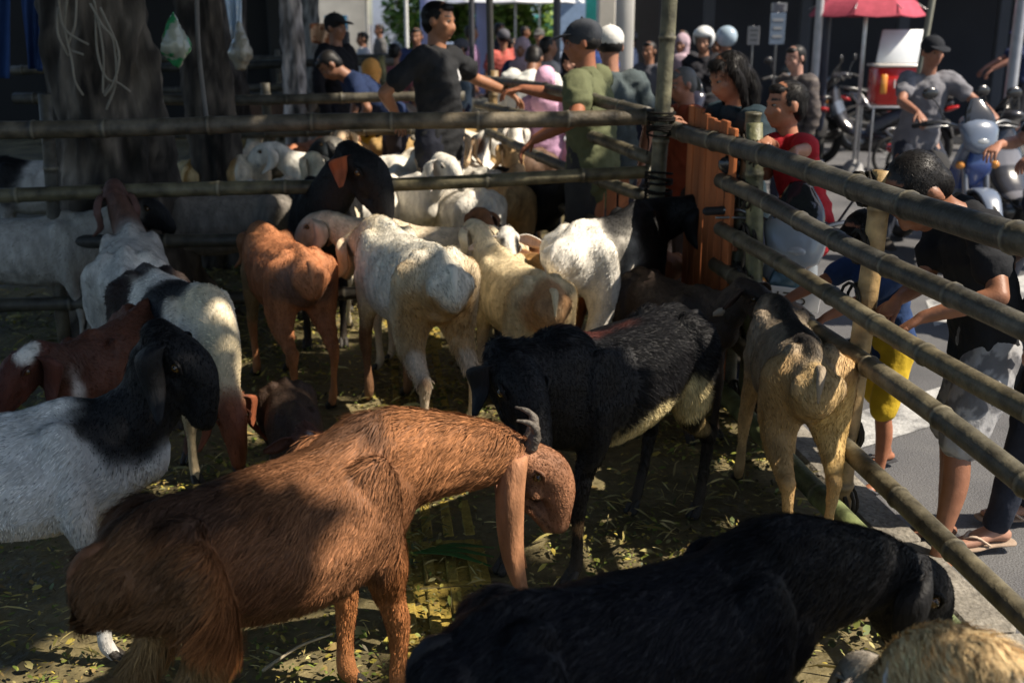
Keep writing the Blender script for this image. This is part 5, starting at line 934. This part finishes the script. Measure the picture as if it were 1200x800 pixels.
person('man in a navy T-shirt and blue cap standing far off at the right edge', 6.75, 15.1, 175, 1.72, RZ, look=(10, -18), hands=((6.25, 14.9, .98), (6.3, 15.2, 1.0)), shirt=(.03, .04, .09), bottom=(.02, .02, .025), legs='shorts', hair='cap', capcol=(.03, .03, .12), skin=(.28, .13, .09), voxel=.016)
person('rider in faded grey trousers cut off by the right edge', 3.10, 6.10, 200, 1.66, RZ, hip=.80, hands=((2.70, 5.75, .98), (2.65, 6.1, .98)), feet=((2.75, 5.75, RZ), (2.78, 6.3, RZ)), shirt=(.02, .02, .02), bottom=(.13, .13, .15), skin=(.36, .17, .11))
person('person in a checked dark shirt behind the long-haired woman', 2.30, 9.2, 210, 1.56, RZ, look=(0, -10), shirt=(.08, .07, .07), shirt2=(.14, .12, .11), sleeve='long', skin=(.4, .22, .17), voxel=.016)
# crowd beyond the pens
person('person in black with a dark cap behind the far rails', -1.52, 9.9, -30, 1.70, 0, shirt=(.012, .012, .015), sleeve='long', bottom=(.012, .013, .02), hair='cap', capcol=(.02, .02, .02), voxel=.016)
person('person in a navy T-shirt bending low over the rails', -.92, 8.9, 195, 1.66, 0, lean=48, look=(0, -50), hands=((-1.2, 8.6, .8), (-1.3, 9.1, .8)), shirt=(.018, .03, .075), bottom=(.03, .03, .04), voxel=.015)
person('person in a yellow-orange top squatting behind the rails', -1.32, 10.4, 80, 1.62, 0, hip=.55, feet=((-1.4, 10.9, 0), (-1.2, 10.9, 0)), lean=14, shirt=(.75, .33, .03), bottom=(.6, .15, .05), hair='hijab', capcol=(.75, .36, .10), voxel=.016)
person('person in a loose white shirt with a strap across the back', .12, 9.2, 75, 1.60, RZ, lean=18, look=(0, -35), shirt=(.66, .66, .62), bottom=(.08, .08, .1), sleeve='long', voxel=.015, wide=1.15)
person('girl in a pink headscarf among the crowd', .26, 8.4, 250, 1.42, RZ, look=(0, -20), shirt=(.5, .3, .45), sleeve='long', hair='hijab', capcol=(.68, .40, .55), voxel=.015, skin=(.36, .2, .14))
person('woman in a black headscarf and blue dress', .50, 9.6, 250, 1.52, RZ, look=(0, -10), shirt=(.03, .05, .14), sleeve='long', hair='hijab', capcol=(.012, .012, .015), voxel=.015, skin=(.42, .22, .15))
person('person in a royal blue top in the far crowd', 1.0, 13.5, 90, 1.66, RZ, shirt=(.03, .06, .2), voxel=.018)
person('person with a black backpack-coloured jacket by the white pillar', 2.05, 13.8, 230, 1.62, RZ, shirt=(.03, .03, .035), sleeve='long', voxel=.018)
person('person in a wine-red patterned shirt walking beyond the white pillar', 2.35, 13.0, 200, 1.55, RZ, shirt=(.14, .06, .06), shirt2=(.25, .2, .2), voxel=.018)
crowdc = [(.5, .5, .55), (.06, .08, .2), (.35, .10, .10), (.02, .02, .03), (.6, .6, .6), (.2, .25, .35), (.30, .18, .3), (.1, .1, .1), (.45, .2, .15), (.15, .2, .3)]
crowdn = ['pale grey', 'navy', 'brick red', 'black', 'white', 'slate blue', 'mauve', 'charcoal', 'salmon', 'steel blue']
wr_ = ['left of the lavender pillar', 'just right of the charcoal-shirted man', 'under the white parasols', 'beside the thin dark pole', 'in front of the teal awning', 'behind the olive-shirted man', 'near the green shrub', 'at the left of the far crowd', 'below the grey canopy', 'in the middle of the far crowd']
for i, (px, Y) in enumerate([(425, 17), (488, 14), (600, 15), (585, 19), (632, 17), (665, 15), (552, 16.5), (445, 21), (615, 22), (520, 20)]):
    q = P(px, 40, Y); person('distant figure in a %s top %s' % (crowdn[i], wr_[i]), q[0], Y, random.choice([80, 100, 260, 200, 0]), random.uniform(1.5, 1.7), RZ, shirt=crowdc[i], sleeve=random.choice(['short', 'long']), voxel=.022, eyes=False, group='people in the far crowd', hair=random.choice(['short', 'short', 'cap', 'hijab']), capcol=crowdc[(i+3) % 10])

for i, (px, Y, c_, d_) in enumerate([(462, 12.5, (.3, .1, .12), 'maroon top between the bending figure and the charcoal-shirted man'), (540, 13, (.2, .25, .3), 'steel-grey top right of the charcoal-shirted man\'s shoulder'), (612, 12, (.03, .05, .12), 'dark navy top above the white shirt'), (642, 11.5, (.45, .42, .4), 'ash-coloured top beside the black headscarf'), (590, 14.5, (.5, .12, .10), 'scarlet top under the white parasols'), (672, 18, (.5, .45, .2), 'straw-coloured top behind the dark cap'), (762, 12, (.12, .12, .14), 'graphite top beside the corner post'), (740, 17, (.3, .35, .5), 'denim-blue top by the white square pillar'), (800, 12.5, (.05, .05, .06), 'coal-black jacket left of the white helmet')]):
    q = P(px, 40, Y); person('standing figure in a '+d_, q[0], Y, (70, 200, 250, 20, 110, 300, 230, 180, 240)[i], 1.5+.03*(i % 5), RZ, shirt=c_, sleeve=('short', 'long')[i % 2], voxel=.02, eyes=False, group='people in the far crowd', hair=('short', 'cap', 'hijab')[i % 3], capcol=[(.5, .5, .5), (.1, .1, .12), (.4, .3, .35)][i % 3])
